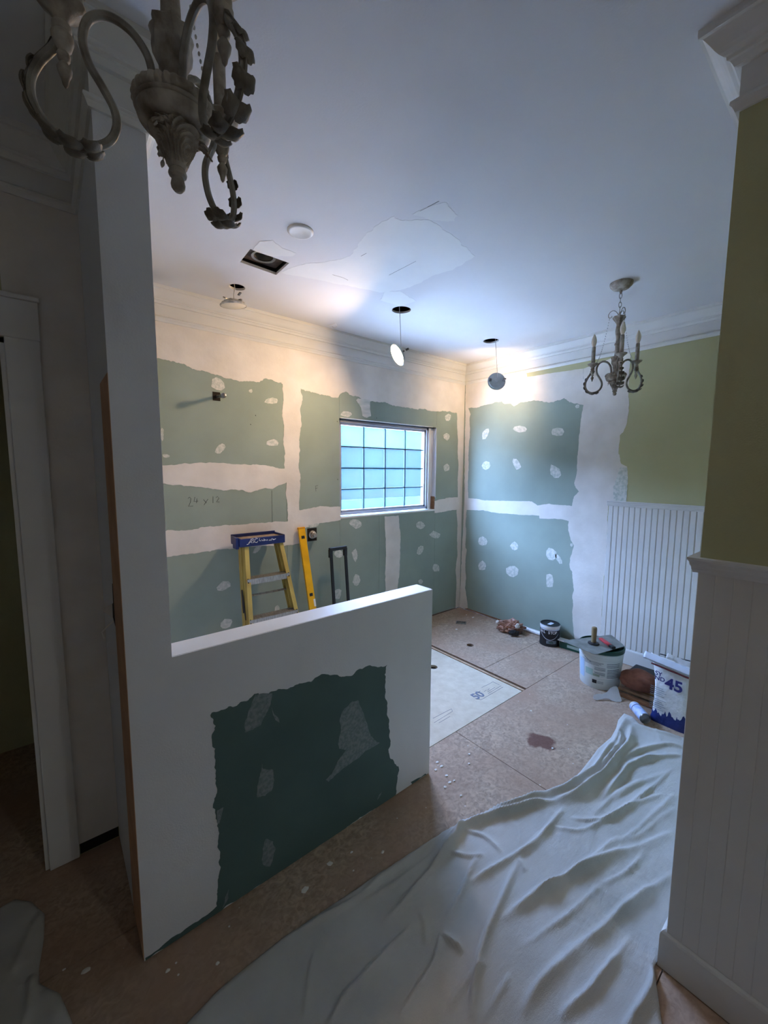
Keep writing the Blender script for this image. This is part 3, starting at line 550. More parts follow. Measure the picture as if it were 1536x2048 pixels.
# ------------------------------------------------------------------ chandeliers
def spline(P, n):
    P = [Vector(p) for p in P]; out = []
    for i in range(len(P)-1):
        p0, p1, p2, p3 = P[max(i-1, 0)], P[i], P[i+1], P[min(i+2, len(P)-1)]
        for k in range(n):
            t = k/n; out.append(.5*((2*p1)+(p2-p0)*t+(2*p0-5*p1+4*p2-p3)*t*t+(3*p1-p0-3*p2+p3)*t**3))
    return out+[P[-1]]
ARM = [(.026, .128), (.029, .160), (.036, .188), (.056, .212), (.084, .221), (.108, .208), (.1175, .180), (.112, .150), (.096, .122), (.083, .096), (.081, .072), (.092, .049), (.115, .036), (.143, .036), (.167, .050), (.182, .076), (.183, .104), (.172, .130), (.156, .152), (.146, .170)]
def acanthus(path, mx, m, parent, w=.021, lobes=5, name='leaf', curl=.006):
    """a carved leaf: midrib with pairs of rounded lobes that sweep forward and shrink towards the tip"""
    mb = MB(); n = len(path)
    mb.tube([mx @ (p+nr*.001) for p, nr, la in path], [w*.13*(1-.6*i/(n-1)) for i in range(n)], 6)
    for k in range(lobes):
        s0 = k/lobes*.92; i0 = min(int(s0*(n-1)), n-2); p, nr, la = path[i0]; t = (path[i0+1][0]-p).normalized()
        l = w*(1.15-.75*s0)*(.8 if k == 0 else 1)
        for sd in (-1, 1):
            ang = .75+.35*s0; d = (la*sd*cos(ang)+t*sin(ang)).normalized(); sdv = nr.cross(d).normalized(); rows = []
            for q in range(7):
                u = q/6; wd = l*.46*(sin(pi*min(.93, .18+u*.80)))**.8*(1+.12*sin(u*14)); c0 = p+d*(l*u)+nr*(.001+l*.30*u-l*.42*u*u*u)
                rows.append([mx @ (c0+sdv*(wd*v)+nr*(-.22*wd*v*v-.0006)) for v in (-1, -.5, 0, .5, 1)]+[mx @ (c0+sdv*(wd*v)+nr*(-.22*wd*v*v+.0018*(1-v*v)+.0008)) for v in (1, .5, 0, -.5, -1)])
            mb.grid(rows, closed_u=True, cap0=True, cap1=True)
    p, nr, la = path[-1]; t = (p-path[-2][0]).normalized(); l = w*.55
    rows = [[mx @ (p+t*(l*u)+la*(l*.4*sin(pi*(.25+.7*u))*v)+nr*(.0012*(1-v*v)+o_)) for v, o_ in ((-1, 0), (0, .001), (1, 0), (0, -.0015))] for u in (-.2, .1, .4, .7, 1)]
    mb.grid(rows, closed_u=True, cap0=True, cap1=True)
    return mb.build(name, m, parent, smooth=True)
def chandelier(axis, zf, azim, label, chain_n):
    root = empty('chandelier', (axis[0], axis[1], zf), label, 'chandelier')
    body = [(.0, 0), (.006, .001), (.0100, .006), (.0108, .011), (.0095, .017), (.0085, .021), (.0130, .024), (.0138, .027), (.0125, .031), (.0105, .034)]
    MB().lathe(body, 20).build('finial', 'cream', root, smooth=True)
    cone = [(.0115, .034), (.0145, .038), (.0165, .046), (.0205, .055), (.0255, .066), (.0300, .076), (.0345, .083), (.0370, .087), (.034, .0895), (.026, .091)]
    def cm(a, z):
        u = ((a*3/pi) % 2)-1; v_ = (z-.040)/.045; d_ = math.hypot(u*1.1, (v_-.35)*1.5)
        return 1+.09*cos(d_*26)*(1 if 0 < v_ < 1.05 else 0)-.10*(abs(u) > .86)
    MB().lathe(spline_prof(cone, 6), 120, mod=cm).build('carved_cone', 'cream', root, smooth=True)
    bowl = [(.028, .089), (.0410, .0895), (.0480, .0925), (.0525, .098), (.0545, .104), (.0545, .107), (.0520, .108), (.0565, .110), (.0575, .112), (.0545, .114)]
    MB().lathe(bowl, 48).build('bowl', 'cream', root, smooth=True)
    gad = [(.0525, .113), (.0575, .116), (.0605, .121), (.0590, .127), (.0540, .132), (.0420, .136), (.0200, .137)]
    MB().lathe(spline_prof(gad, 3), 96, mod=lambda a, z: 1-.10*(1-abs(sin(15*a))**.5)).build('gadrooned_rim', 'cream', root, smooth=True)
    col = [(.0220, .136), (.0190, .142), (.0170, .155), (.0175, .168), (.0200, .173), (.0200, .178), (.0225, .184), (.0262, .196), (.0275, .208), (.0265, .220), (.0290, .228), (.0300, .232), (.0240, .236), (.0165, .238), (.0145, .25), (.0135, .28), (.0150, .30), (.0180, .305), (.0180, .312), (.012, .318), (.0105, .34), (.0135, .36), (.0175, .385), (.0150, .41), (.0130, .425), (.0180, .440), (.0300, .458), (.0340, .466), (.0330, .472), (.020, .476), (.006, .482), (.004, .50)]
    MB().lathe(col, 28, mod=lambda a, z: 1+(.10*cos(7*a) if .184 < z < .233 or .438 < z < .474 else 0)).build('column', 'cream', root, smooth=True)
    # leaf tips at the cone
    for k in range(3):
        a = azim[k]+pi/3; R = Matrix.Rotation(a, 4, 'Z')
        path = []
        for i in range(9):
            s = i/8; path.append((Vector((.031+.016*s, 0, .078-.012*s*s)), Vector((cos(.9-1.6*s)*.5, 0, 1)).normalized(), Vector((0, 1, 0))))
        acanthus(path, R, 'cream', root, .017, 2, 'leaf', .003)
    mb = MB()
    zt = (H-.03)-zf
    # scrolls with bead chains
    for k in range(3):
        R = Matrix.Rotation(azim[k]+.35, 4, 'Z')
        sc = spline([(.004, 0, .478), (.016, 0, .500), (.034, 0, .512), (.052, 0, .504), (.060, 0, .486), (.054, 0, .472), (.042, 0, .474), (.041, 0, .482)], 5)
        MB().tube([R @ p for p in sc], .0022, 6).build('scroll', 'iron', root, smooth=True)
        mb = MB(); a0 = R @ Vector((.052, 0, .470)); a1 = Matrix.Rotation(azim[k], 4, 'Z') @ Vector((.128, 0, .205))
        for i in range(26):
            s = (i+.5)/26; p = a0.lerp(a1, s); p.z -= .05*sin(pi*s); bmesh.ops.create_icosphere(mb.bm, subdivisions=1, radius=.0034, matrix=Matrix.Translation(p) @ Matrix.Diagonal((.7, .7, 1.25, 1)))
        mb.build('bead_chain', 'clear', root, smooth=True)
    prof = [1, 1.02, .80, 1.02, 1, 1, 1, .80, 1.02, 1.02, 1, 1]
    for k, a in enumerate(azim):
        R = Matrix.Rotation(a, 4, 'Z'); sp = spline([(r, 0, z) for r, z in ARM], 6)
        arm = MB().tube([R @ p for p in sp], .0058, 12, prof=prof).build('arm', 'iron', root, smooth=True)
        # outer leaf from the low bend up to the cup
        seg = sp[70:110]; path = []
        for i, p in enumerate(seg):
            t = (seg[min(i+1, len(seg)-1)]-seg[max(i-1, 0)]).normalized(); nrm = Vector((t.z, 0, -t.x)); path.append((p+nrm*.0050, nrm, Vector((0, 1, 0))))
        acanthus(path, R, 'iron_dark', arm, .029, 6, 'leaf', .010)
        T = R @ Matrix.Translation((.142, 0, 0))
        cup = [(.001, .106), (.0035, .110), (.0050, .117), (.0085, .125), (.0095, .131), (.0060, .137), (.004, .140), (.0075, .143), (.0085, .149), (.0060, .153), (.0105, .158), (.0135, .168), (.0135, .174), (.0095, .178), (.0120, .182), (.0120, .187), (.0085, .190), (.0110, .196), (.0175, .204), (.0270, .211), (.0310, .216), (.0305, .219), (.0200, .217), (.0120, .216)]
        MB().lathe(cup, 22, T).build('candle_cup', 'cream', arm, smooth=True)
        MB().lathe([(.0112, .215), (.0112, .316), (.0105, .322), (.0070, .323)], 18, T).build('candle_sleeve', 'cream', arm, smooth=True)
        MB().lathe([(.0070, .322), (.0085, .326), (.0130, .340), (.0155, .352), (.0150, .362), (.0115, .378), (.0065, .392), (.0020, .402), (.0004, .404)], 18, T).build('bulb', 'bulb', arm, smooth=True)
    # chain and canopy
    z = .50; i = 0; mb = MB(); L = .030
    while z < zt-.02:
        R = Matrix.Rotation(pi/2*(i % 2)+.4, 4, 'Z'); pts = [R @ Vector((.0075*cos(t), 0, z+L/2+(L/2+.002)*sin(t))) for t in np.linspace(0, 2*pi, 14, endpoint=False)]
        mb.tube(pts, .0018, 6, closed=True); z += L-.004; i += 1
    mb.build('chain', 'iron', root, smooth=True)
    MB().lathe([(.004, zt-.030), (.0080, zt-.026), (.0080, zt-.014), (.020, zt-.012), (.045, zt-.004), (.060, zt+.012), (.0635, zt+.024), (.0635, zt+.0295)], 36).build('canopy', 'cream', root, smooth=True)
    return root
def spline_prof(prof, n):
    return [(p.x, p.y) for p in spline([(a, b, 0) for a, b in prof], n)]
chandelier((-3.4547, -2.2693), 2.0464, [2.838, 2.838+2*pi/3, 2.838-2*pi/3], 'large cream and bronze scroll-arm chandelier hanging close overhead beside the white post', 3)
chandelier((-.882, -1.923), 2.072, [1.583, 1.583-2*pi/3, 1.583+2*pi/3], 'small-looking distant three-candle chandelier on a chain near the olive wall', 3)

# ------------------------------------------------------------------ dangling downlights
def downlight(pos, n, hole, label, lit, house='grey_plastic', off=(0, 0, 0)):
    n = Vector(n).normalized(); pos = Vector(pos); root = empty('downlight', pos, label, 'lamp', 'recessed lights hanging by their wires')
    Q = n.to_track_quat('-Z', 'Y').to_matrix().to_4x4()   # local -z = shining side
    b = MB().lathe([(.076, -.004), (.080, -.002), (.081, .002), (.078, .006), (.070, .0065), (.069, .016), (.060, .020), (.0, .0205)], 40, Q, cap=False).build('trim_ring', house, root, smooth=True)
    if lit:
        m = mat('glowing_diffuser', srgb(255, 245, 225), None, .4, emis=((1, .80, .52, 1), 12))
    else: m = M['bulb']
    MB().lathe([(.0, -.0042), (.072, -.0040), (.076, -.002)], 40, Q, cap=False).build('diffuser', m, root, smooth=True)
    mb = MB(); mb.lathe([(.022, .020), (.022, .036), (.020, .038), (.0, .038)], 20, Q @ Matrix.Translation((0, .01, 0)), cap=False); mb.box(-.03, .03, -.045, -.028, .018, .03, mx=Q, bev=.002); mb.build('driver_box', house, root, smooth=False)
    for sx in (-1, 1):
        mb = MB(); mb.box(sx*.060-.012, sx*.060+.012, -.006, .006, .012, .026, mx=Q); mb.box(sx*.082-.012, sx*.082+.012, -.007, .007, .016, .022, mx=Q @ Matrix.Rotation(-sx*.5, 4, 'Y')); mb.build('spring_clip', 'metal', root)
    h = Vector((hole[0], hole[1], H+.06))-pos; st = Q @ Vector((0, .01, .036))
    mid = st.lerp(h, .5)+Vector((.006, .004, 0))
    MB().tube(spline([st, st+Vector((0, 0, .03)), mid, h+Vector((0, 0, -.03)), h], 5), .0026, 6).build('wire', 'spatula', root, smooth=True)
    if lit:
        l = light_area('downlight_glow', pos+n*.006, n, 'DISK', .14, .14, lit, WARM, 165)
    return root
downlight((-1.645, -.738, 2.425), (-.82, .27, -.50), (-1.635, -.742), 'lit round lamp dangling on its wire, its glowing face turned left, above the window', LAMP_POWER)
downlight((-.44, -.729, 2.406), (.68, .70, -.16), (-.50, -.745), 'grey-backed round lamp dangling in front of the room corner, lighting the walls behind it', LAMP_POWER*.32)
downlight((-2.679, -.359, 2.619), (.12, .05, -1), (-2.66, -.33), 'unlit clear round lamp with clips, dangling flat below the small hole beside the square opening', False, 'clear')
# square fan opening
fan = empty('fan_housing', ((VR[0]+VR[1])/2, (VR[2]+VR[3])/2, H), 'dark square metal fan housing with a round duct collar, open in the ceiling', 'vent')
fx, fy = (VR[0]+VR[1])/2, (VR[2]+VR[3])/2
mb = MB(); mb.box(VR[0]-.01, VR[0]-.004, VR[2]-.01, VR[3]+.01, H+.015, H+.15); mb.box(VR[1]+.008, VR[1]+.012, VR[2]-.01, VR[3]+.01, H+.015, H+.15); mb.box(VR[0]-.01, VR[1]+.01, VR[2]-.012, VR[2]-.006, H+.015, H+.15); mb.box(VR[0]-.01, VR[1]+.01, VR[3]+.004, VR[3]+.01, H+.015, H+.15)
kid(mb, 'housing_side', 'black', fan)
hole_r = [(fx+.052*cos(2*pi*i/28), fy+.052*sin(2*pi*i/28), H+.034) for i in range(28)]
mb = MB(); mb.poly([(VR[0], VR[2], H+.034), (VR[1], VR[2], H+.034), (VR[1], VR[3], H+.034), (VR[0], VR[3], H+.034)], Vector((0, 0, .002)), [hole_r]); kid(mb, 'housing_plate', mat('dirty_metal', srgb(96, 84, 78), srgb(34, 30, 30), .7, 14, .2, 60), fan)
mb = MB(); mb.lathe([(.052, .030), (.066, .028), (.067, .034), (.054, .036), (.054, .12)], 36, Matrix.Translation((fx, fy, H)), cap=False); kid(mb, 'duct_collar', 'hawk', fan, True)
mb = MB(); mb.lathe([(.0, .10), (.050, .10)], 24, Matrix.Translation((fx, fy, H)), cap=False); kid(mb, 'duct_damper', 'gap', fan)
# round blank cover
cv = MB().lathe([(.062, 0), (.062, -.004), (.057, -.009), (.050, -.010), (.046, -.0085), (.0, -.0085)], 40, cap=False).build('ceiling_cover', 'trim', smooth=True); cv.location = (-2.635, -1.155, H); tag(cv, 'round white blank cover plate flat on the ceiling by the near chandelier', 'cover')
wl_ = MB().tube([onZ(655, 651, H-.004), onZ(664, 649, H-.012), onZ(671, 646, H-.02), onZ(674, 652, H-.03), onZ(669, 656, H-.028), onZ(664, 653, H-.015)], .002, 6).build('wire_loop', 'debris', smooth=True); tag(wl_, 'small white loop of wire poking from the ceiling over the crown moulding', 'wire')

# ------------------------------------------------------------------ shower arm and valve on the back wall
s0 = onY(434, 793, 0)
arm = empty('shower_pipe', s0, 'short brass shower pipe stub sticking out of the upper green wall', 'pipe')
kid(MB().box(s0.x-.03, s0.x+.022, -.0022, .0, s0.z-.03, s0.z+.03), 'wall_opening', 'gap', arm)
kid(MB().tube([(s0.x, .0, s0.z), (s0.x, -.07, s0.z-.008), (s0.x+.0, -.125, s0.z-.012)], .0105, 12), 'pipe', 'metal', arm, True)
kid(MB().lathe([(.014, 0), (.017, .004), (.017, .03), (.012, .033), (0, .033)], 14, Matrix.Translation((s0.x, -.115, s0.z-.011)) @ Matrix.Rotation(pi/2, 4, 'X')), 'cap', 'metal', arm, True)
s1 = onY(624, 1069, 0)
vl = empty('shower_valve', s1, 'chrome shower valve body in a black square opening behind the yellow level', 'valve')
kid(MB().box(s1.x-.045, s1.x+.045, -.0022, 0, s1.z-.055, s1.z+.055), 'wall_opening', 'gap', vl)
kid(MB().lathe([(.034, 0), (.034, .012), (.026, .016), (.026, .034), (.020, .038), (.018, .06), (.010, .064), (.0, .064)], 24, Matrix.Translation((s1.x, 0, s1.z)) @ Matrix.Rotation(pi/2, 4, 'X')), 'cartridge', 'alu', vl, True)

# ------------------------------------------------------------------ stepladder leaning on the wall
k = .30; top = 1.06; LY = -.215
lad = empty('stepladder', (-2.455, LY, 0), 'short yellow stepladder with blue top cap, folded against the green wall', 'ladder')
def lp(x, z, d=0): return Vector((x, LY-k*(top-z)+d, z))
for sx in (-1, 1):
    xo = lambda z: -2.455+sx*(.146+.045*(top-z)/.5*.9)
    for name, dd, wid, zb in (('front_rail', 0, .030, .02), ('rear_rail', .075, .022, .05)):
        mb = MB(); rows = []
        for z in (zb, top+.02):
            X = xo(z); a = X; b = X-sx*wid
            rows.append([lp(a, z, dd), lp(b, z, dd), lp(b, z, dd+.004), lp(a-sx*.004, z, dd+.004), lp(a-sx*.004, z, dd+.052), lp(b, z, dd+.052), lp(b, z, dd+.056), lp(a, z, dd+.056)])
        mb.grid(rows, closed_u=True, cap0=True, cap1=True); r_ = kid(mb, name, 'fiber', lad)
        if name == 'front_rail':
            for z in (.825, .56, .29):
                for dz in (.012, -.010):
                    mb = MB(); mb.lathe([(.0045, 0), (.0045, .003), (0, .004)], 8, Matrix.Translation(lp(xo(z)-sx*.012, z+dz)) @ Matrix.Rotation(pi/2, 4, 'X')); o = mb.build('rivet', 'gap', r_); o.matrix_parent_inverse = Matrix.Identity(4)
for z in (.825, .56, .29):
    hw = .146+.045*(top-z)/.5*.9-.005
    mb = MB(); f0 = lp(0, z); mb.box(-2.455-hw+.03*0, -2.455+hw, f0.y-.001, f0.y+.078, z+.008, z+.012); mb.box(-2.455-hw, -2.455+hw, f0.y-.003, f0.y+.001, z-.028, z+.012)
    for q in range(5): mb.box(-2.455-hw+.01, -2.455+hw-.01, f0.y+.01+q*.013, f0.y+.014+q*.013, z+.012, z+.0145)
    kid(mb, 'step', 'alu', lad)
for sx in (-1, 1):
    X = -2.455+sx*.186
    mb = MB(); mb.tube([lp(X, .76, .06), lp(X, .56, .055)], .006, 5); mb.tube([lp(X, .76, .06), lp(X, .60, .085)], .006, 5); kid(mb, 'spreader', 'black', lad)
for z in (.30, .70):
    mb = MB(); mb.tube([lp(-2.455-.16, z, .10), lp(-2.455+.16, z, .10)], .008, 6); kid(mb, 'rear_brace', 'alu', lad)
# cap: shell tilted a little with the ladder
cx0, cx1 = -2.640, -2.300
mb = MB(); mb.box(cx0, cx1, -.232, -.222, 1.058, 1.116, bev=.003); mb.box(cx0, cx1, -.06, -.05, 1.07, 1.128, bev=.003); mb.box(cx0, cx0+.01, -.23, -.052, 1.06, 1.120, bev=.003); mb.box(cx1-.01, cx1, -.23, -.052, 1.06, 1.120, bev=.003); mb.box(cx0-.022, cx0, -.22, -.15, 1.045, 1.125, bev=.004)
cap = kid(mb, 'top_cap', 'blue', lad)
mb = MB(); mb.box(cx0+.008, cx1-.008, -.224, -.056, 1.096, 1.104); o = mb.build('tool_tray', 'tray', cap)
mb = MB(); mb.lathe([(.016, 0), (.016, .001), (0, .001)], 16, Matrix.Translation((cx0+.055, -.17, 1.1035)) @ Matrix.Diagonal((1.6, .8, 1, 1))); mb.build('tool_hole', 'gap', cap)
z8 = lambda a, b: onY(460+a/13.357, 1055+b/13.36, -.2335)
sg = [[(450, 455), (500, 440), (570, 300)], [(500, 400), (560, 385)], [(590, 300), (570, 410), (630, 400), (640, 360), (600, 350), (640, 320), (600, 295)], [(740, 290), (670, 310), (655, 390), (720, 400), (745, 360)], [(690, 260), (700, 280)], [(790, 290), (780, 350), (830, 355)], [(850, 320), (860, 350), (900, 350), (905, 310), (940, 340)], [(905, 300), (920, 355), (960, 325), (975, 350), (1000, 320), (1010, 350)], [(1060, 320), (1040, 340), (1075, 345), (1110, 300), (1105, 350)], [(1130, 290), (1140, 320), (1180, 310)], [(1150, 330), (1190, 320), (1225, 295)]]
mb = MB()
for l in sg: mb.tube([z8(*q) for q in l], .0022, 4)
mb.build('lettering', 'print_white', cap)

# ------------------------------------------------------------------ yellow level
lv = empty('spirit_level', (-2.02, -.30, 0), 'long yellow spirit level leaning on the wall between ladder and valve', 'level')
a = Vector((-2.060, -.030, 1.13)); b = Vector((-2.035, -.285, .004)); ax_ = (a-b).normalized(); lx = Vector((1, 0, 0)); lx = (lx-ax_*lx.dot(ax_)).normalized(); ly = ax_.cross(lx)
Lm = Matrix(((lx.x, ly.x, ax_.x, b.x), (lx.y, ly.y, ax_.y, b.y), (lx.z, ly.z, ax_.z, b.z), (0, 0, 0, 1))); LL = (a-b).length
mb = MB(); mb.box(-.030, .030, -.010, .010, .012, LL, mx=Lm, bev=.002); bd = kid(mb, 'body', 'yellow', lv)
for zz, n_ in ((LL-.01, 'end_cap'), (.006, 'end_cap')): kid(MB().box(-.031, .031, -.011, .011, zz-.006, zz+.006, mx=Lm, bev=.002), n_, mat('dark_yellow', srgb(205, 140, 20), None, .5) if zz > .1 else 'black', lv)
for zz in (LL-.085, .60, .10):
    sy = -.0115 if ly.y > 0 else .0115
    kid(MB().box(-.014, .014, sy-.001, sy+.001, zz-.012, zz+.012, mx=Lm), 'vial', 'black', lv)
kid(MB().box(.014, .0305, -.012, .012, .50, .56, mx=Lm), 'vial_window', 'print_white', lv)

# ------------------------------------------------------------------ black trolley with tall handle
tr = empty('trolley', (-1.78, -.2, 0), 'tall black rectangular carrying handle of a trolley standing by the back wall', 'trolley')
def hp(x, z): return Vector((x, -.121-.1*(.95-z), z))
mb = MB()
for x in (-1.845+.011, -1.678-.011):
    mb.grid([[hp(x-.011, z)+Vector((0, -.008, 0)), hp(x+.011, z)+Vector((0, -.008, 0)), hp(x+.011, z)+Vector((0, .008, 0)), hp(x-.011, z)+Vector((0, .008, 0))] for z in (.28, .93)], closed_u=True, cap0=True, cap1=True)
kid(mb, 'handle_tube', 'black', tr)
mb = MB(); mb.box(-1.848, -1.675, -.134, -.108, .916, .945, bev=.004); mb.box(-1.850, -1.820, -.136, -.106, .86, .93, bev=.004); mb.box(-1.703, -1.673, -.136, -.106, .86, .93, bev=.004); kid(mb, 'grip', 'black', tr)
kid(MB().box(-1.90, -1.62, -.34, -.14, .03, .30, bev=.01), 'base_box', 'black', tr)
for x in (-1.89, -1.63):
    kid(MB().lathe([(.03, -.012), (.03, .012)], 16, Matrix.Translation((x, -.13, .0305)) @ Matrix.Rotation(pi/2, 4, 'Y')), 'wheel', 'grey_plastic', tr)

# ------------------------------------------------------------------ things on the floor
# paint can
c = Vector((-.121, -1.183, 0.0005)); can = empty('paint_can', c, 'one-gallon black and white paint can with STOP label by the green wall', 'can')
T = Matrix.Identity(4)
MB().lathe([(.080, 0), (.085, .003), (.085, .010), (.083, .012), (.083, .185), (.086, .188), (.086, .194)], 40, cap=False).build('body', 'canwhite', can, smooth=True)
MB().lathe([(.084, .0115), (.0848, .012), (.0848, .150), (.084, .1505)], 40, cap=False).build('label', 'print_black', can, smooth=True)
MB().lathe([(.086, .194), (.0835, .197), (.079, .196), (.077, .190), (.06, .189), (.0, .189)], 40, cap=False).build('lid', 'black', can, smooth=True)
MB().lathe([(.0865, .165), (.0870, .167), (.0870, .186), (.0865, .188)], 40, cap=False).build('rim_band', 'vinyl', can, smooth=True)
MB().lathe([(.086, .0), (.0865, .003), (.0865, .016), (.0855, .018)], 40, cap=False).build('bottom_band', 'black', can, smooth=True)
mb = MB(); mb.box(-.03, .035, -.02, .012, .190, .1915); mb.build('lid_sticker', 'canwhite', can)
face = math.atan2(CAM.y-c.y, CAM.x-c.x)
def wrap_text(txt, parent, r, ang, z, size, m, name='lettering', spacing=1.0):
    n_ = len(txt); w = size*.62*spacing
    for i, ch in enumerate(txt):
        if ch == ' ': continue
        a_ = ang+((i-(n_-1)/2)*w)/r; cu = bpy.data.curves.new(name, 'FONT'); cu.body = ch; cu.size = size; cu.align_x = 'CENTER'; cu.extrude = .0006; cu.offset = size*.018
        cu.materials.append(M[m]); o = bpy.data.objects.new(name, cu); COL.objects.link(o); o.parent = parent
        o.location = (r*cos(a_), r*sin(a_), z); o.rotation_euler = (pi/2, 0, a_+pi/2)
wrap_text('OIL STOP', can, .0858, face-.18, .122, .034, 'print_white')
def arc_band(parent, r, a0, a1, zf_, w, m, name, n_=24, t=.0006):
    mb = MB(); rows = [[], []]; 
    rows = [[Vector(((r+t)*cos(a), (r+t)*sin(a), zf_(i/n_)+dz)) for i, a in ((i, a0+(a1-a0)*i/n_) for i in range(n_+1))] for dz in (0, w)]
    mb.grid(rows); return mb.build(name, m, parent)
arc_band(can, .0852, face-1.0, face+1.0, lambda s: .062+.10*(2*s-1)**2*.55, .005, 'canwhite', 'label_swoosh')
arc_band(can, .0852, face-.30, face+.75, lambda s: .028, .030, 'print_grey', 'label_photo', 14)
arc_band(can, .0853, face-.05, face+.40, lambda s: .034, .016, 'green_dark', 'label_photo', 10)
MB().box(-.004, .012, -.004, .004, 0, .004).build('pull_tab', 'vinyl', can).location = (.086*cos(face+1.45), .086*sin(face+1.45), .182)
# bucket
c = Vector((-.478, -1.782, 0)); bk = empty('bucket', c+Vector((0, 0, .0006)), 'white plastic joint compound bucket with grey printed label, hawk resting on top', 'bucket')
MB().lathe([(.0, .004), (.128, .004), (.132, 0), (.134, .004), (.150, .262), (.1535, .264), (.1535, .270), (.150, .272), (.1505, .290), (.146, .290), (.130, .01)], 56, cap=False).build('body', 'bucket', bk, smooth=True)
MB().lathe([(.151, .274), (.156, .276), (.157, .298), (.152, .303), (.148, .303), (.147, .292), (.0, .292)], 56, cap=False).build('lid', 'greenp', bk, smooth=True)
MB().lathe([(.1465, .225), (.1490, .227), (.1492, .231), (.1470, .233)], 56, cap=False).build('rib', 'bucket', bk, smooth=True)
MB().lathe([(.1478, .240), (.1500, .242), (.1502, .246), (.1485, .248)], 56, cap=False).build('rib', 'bucket', bk, smooth=True)
face = math.atan2(CAM.y-c.y, CAM.x-c.x); rz = lambda z: .134+.016*(z/.262)
def lab(a0, a1, z0, z1, m, n_=10, t=.0008):
    mb = MB(); mb.grid([[Vector(((rz(z)+t)*cos(a), (rz(z)+t)*sin(a), z)) for a in np.linspace(face+a0, face+a1, n_+1)] for z in (z0, z1)]); return mb.build('label_print', m, bk)
for j, z in enumerate((.205, .195, .185)): lab(-.95, .15-.1*j, z, z+.004, 'print_grey')
for j, z in enumerate((.205, .192, .180)): lab(.3, 1.0, z, z+.005, 'print_grey')
for z in (.168, .158, .150, .130, .122, .114): lab(-.25, .25, z, z+.004, 'print_grey'); 
for z in (.160, .148, .136, .124, .112, .100): lab(.34, 1.0, z, z+.006, 'print_grey')
lab(-.72, -.32, .100, .150, mat('pale_green_print', srgb(158, 188, 180), None, .5)); lab(.0, .62, .092, .098, 'print_white'); lab(-.32, .0, .100, .118, 'green')
lab(-.34, -.12, .045, .072, 'print_black'); lab(-.09, .2, .050, .054, 'print_grey'); lab(-.09, .2, .060, .064, 'print_grey'); lab(-1.2, -.8, .06, .2, mat('pale_blue_print', srgb(170, 196, 224), None, .5))
arc_band(bk, .1475, face-1.1, face-.4, lambda s: .245-.05*s, .006, 'print_grey', 'label_print')
# hawk on the bucket
HZT = .3075
hc = onZ(1187, 1288, HZT); hw = empty('plastering_hawk', hc, 'square aluminium plasterer hawk with upright wooden handle, lying on the bucket', 'hawk')
cl, cf, cr = [onZ(*q, HZT)-hc for q in ((1124, 1282), (1190, 1310), (1250, 1293))]; cb = onZ(1222, 1270, HZT)-hc
qs = []
for a_, b_, c_ in ((cb, cl, cf), (cl, cf, cr), (cf, cr, cb), (cr, cb, cl)):
    u0 = (a_-b_).normalized()*.02; u1 = (c_-b_).normalized()*.02; qs += [b_+u0, b_+u0*.3+u1*.3, b_+u1]
MB().poly(qs, Vector((0, 0, .003))).build('plate', 'hawk', hw)
MB().lathe([(.040, .004), (.038, .012), (.026, .016), (.0, .016)], 28).build('foam_ring', 'black', hw, smooth=True)
MB().lathe([(.0185, .014), (.0170, .03), (.0180, .08), (.0190, .12), (.0170, .130), (.008, .134), (.0, .134)], 20).build('handle', 'handle_wood', hw, smooth=True)
ka = onZ(1201, 1277, .321); kb = onZ(1228, 1296, .321); kd = (kb-ka).normalized(); kn = empty('utility_knife', ka, 'red utility knife with dark tip lying on the hawk plate', 'knife')
kx = kd; ky = Vector((-kd.y, kd.x, 0)); KM = Matrix(((kx.x, ky.x, 0, 0), (kx.y, ky.y, 0, 0), (0, 0, 1, 0), (0, 0, 0, 1))); KL = (kb-ka).length
MB().box(0, KL*.75, -.014, .014, -.008, .008, mx=KM, bev=.004).build('handle', 'red', kn)
MB().box(KL*.75, KL, -.015, .015, -.009, .009, mx=KM, bev=.004).build('nose', 'black', kn)
MB().box(-.03, .0, -.008, .008, -.0015, .0005, mx=KM).build('blade', 'metal', kn)

# crumpled brown film bag
def crumple(name, cx, cy, sx, sy, sz, m, label, cat, seed, rot=0, amp=.25, freq=2.2):
    mb = MB(); bmesh.ops.create_icosphere(mb.bm, subdivisions=5, radius=1)
    from mathutils import noise
    for v in mb.bm.verts:
        p = v.co.copy(); nz = noise.turbulence(p*freq+Vector((seed*3.1, seed, 0)), 4, True)
        q = p*(1-amp+amp*1.2*nz*2*.5); v.co = Vector((q.x*sx, q.y*sy, max(q.z, -.55)*sz+.55*sz))
    zmin = min(v.co.z for v in mb.bm.verts)
    for v in mb.bm.verts: v.co.z -= zmin
    o = mb.build(name, m, smooth=True); o.location = (cx, cy, .001); o.rotation_euler = (0, 0, rot); return tag(o, label, cat)
pb = empty('plastic_bag', (-.17, -.80, 0), 'crumpled brown plastic bag lying at the foot of the green wall', 'bag')
o = crumple('film', 0, 0, .155, .085, .085, 'plasticbag', None, None, 2, -.95, .42, 2.6); o.parent = pb
o = crumple('white_scrap', -.02, -.09, .03, .02, .03, 'mud', None, None, 5, 0); o.parent = pb; o.location.z = .075
o = crumple('white_scrap', -.045, .12, .025, .02, .025, 'mud', None, None, 6, 0); o.parent = pb; o.location.z = .06
o = crumple('dark_scrap', -.07, -.085, .055, .02, .035, 'black', None, None, 8, -.9); o.parent = pb; o.location.z = .012
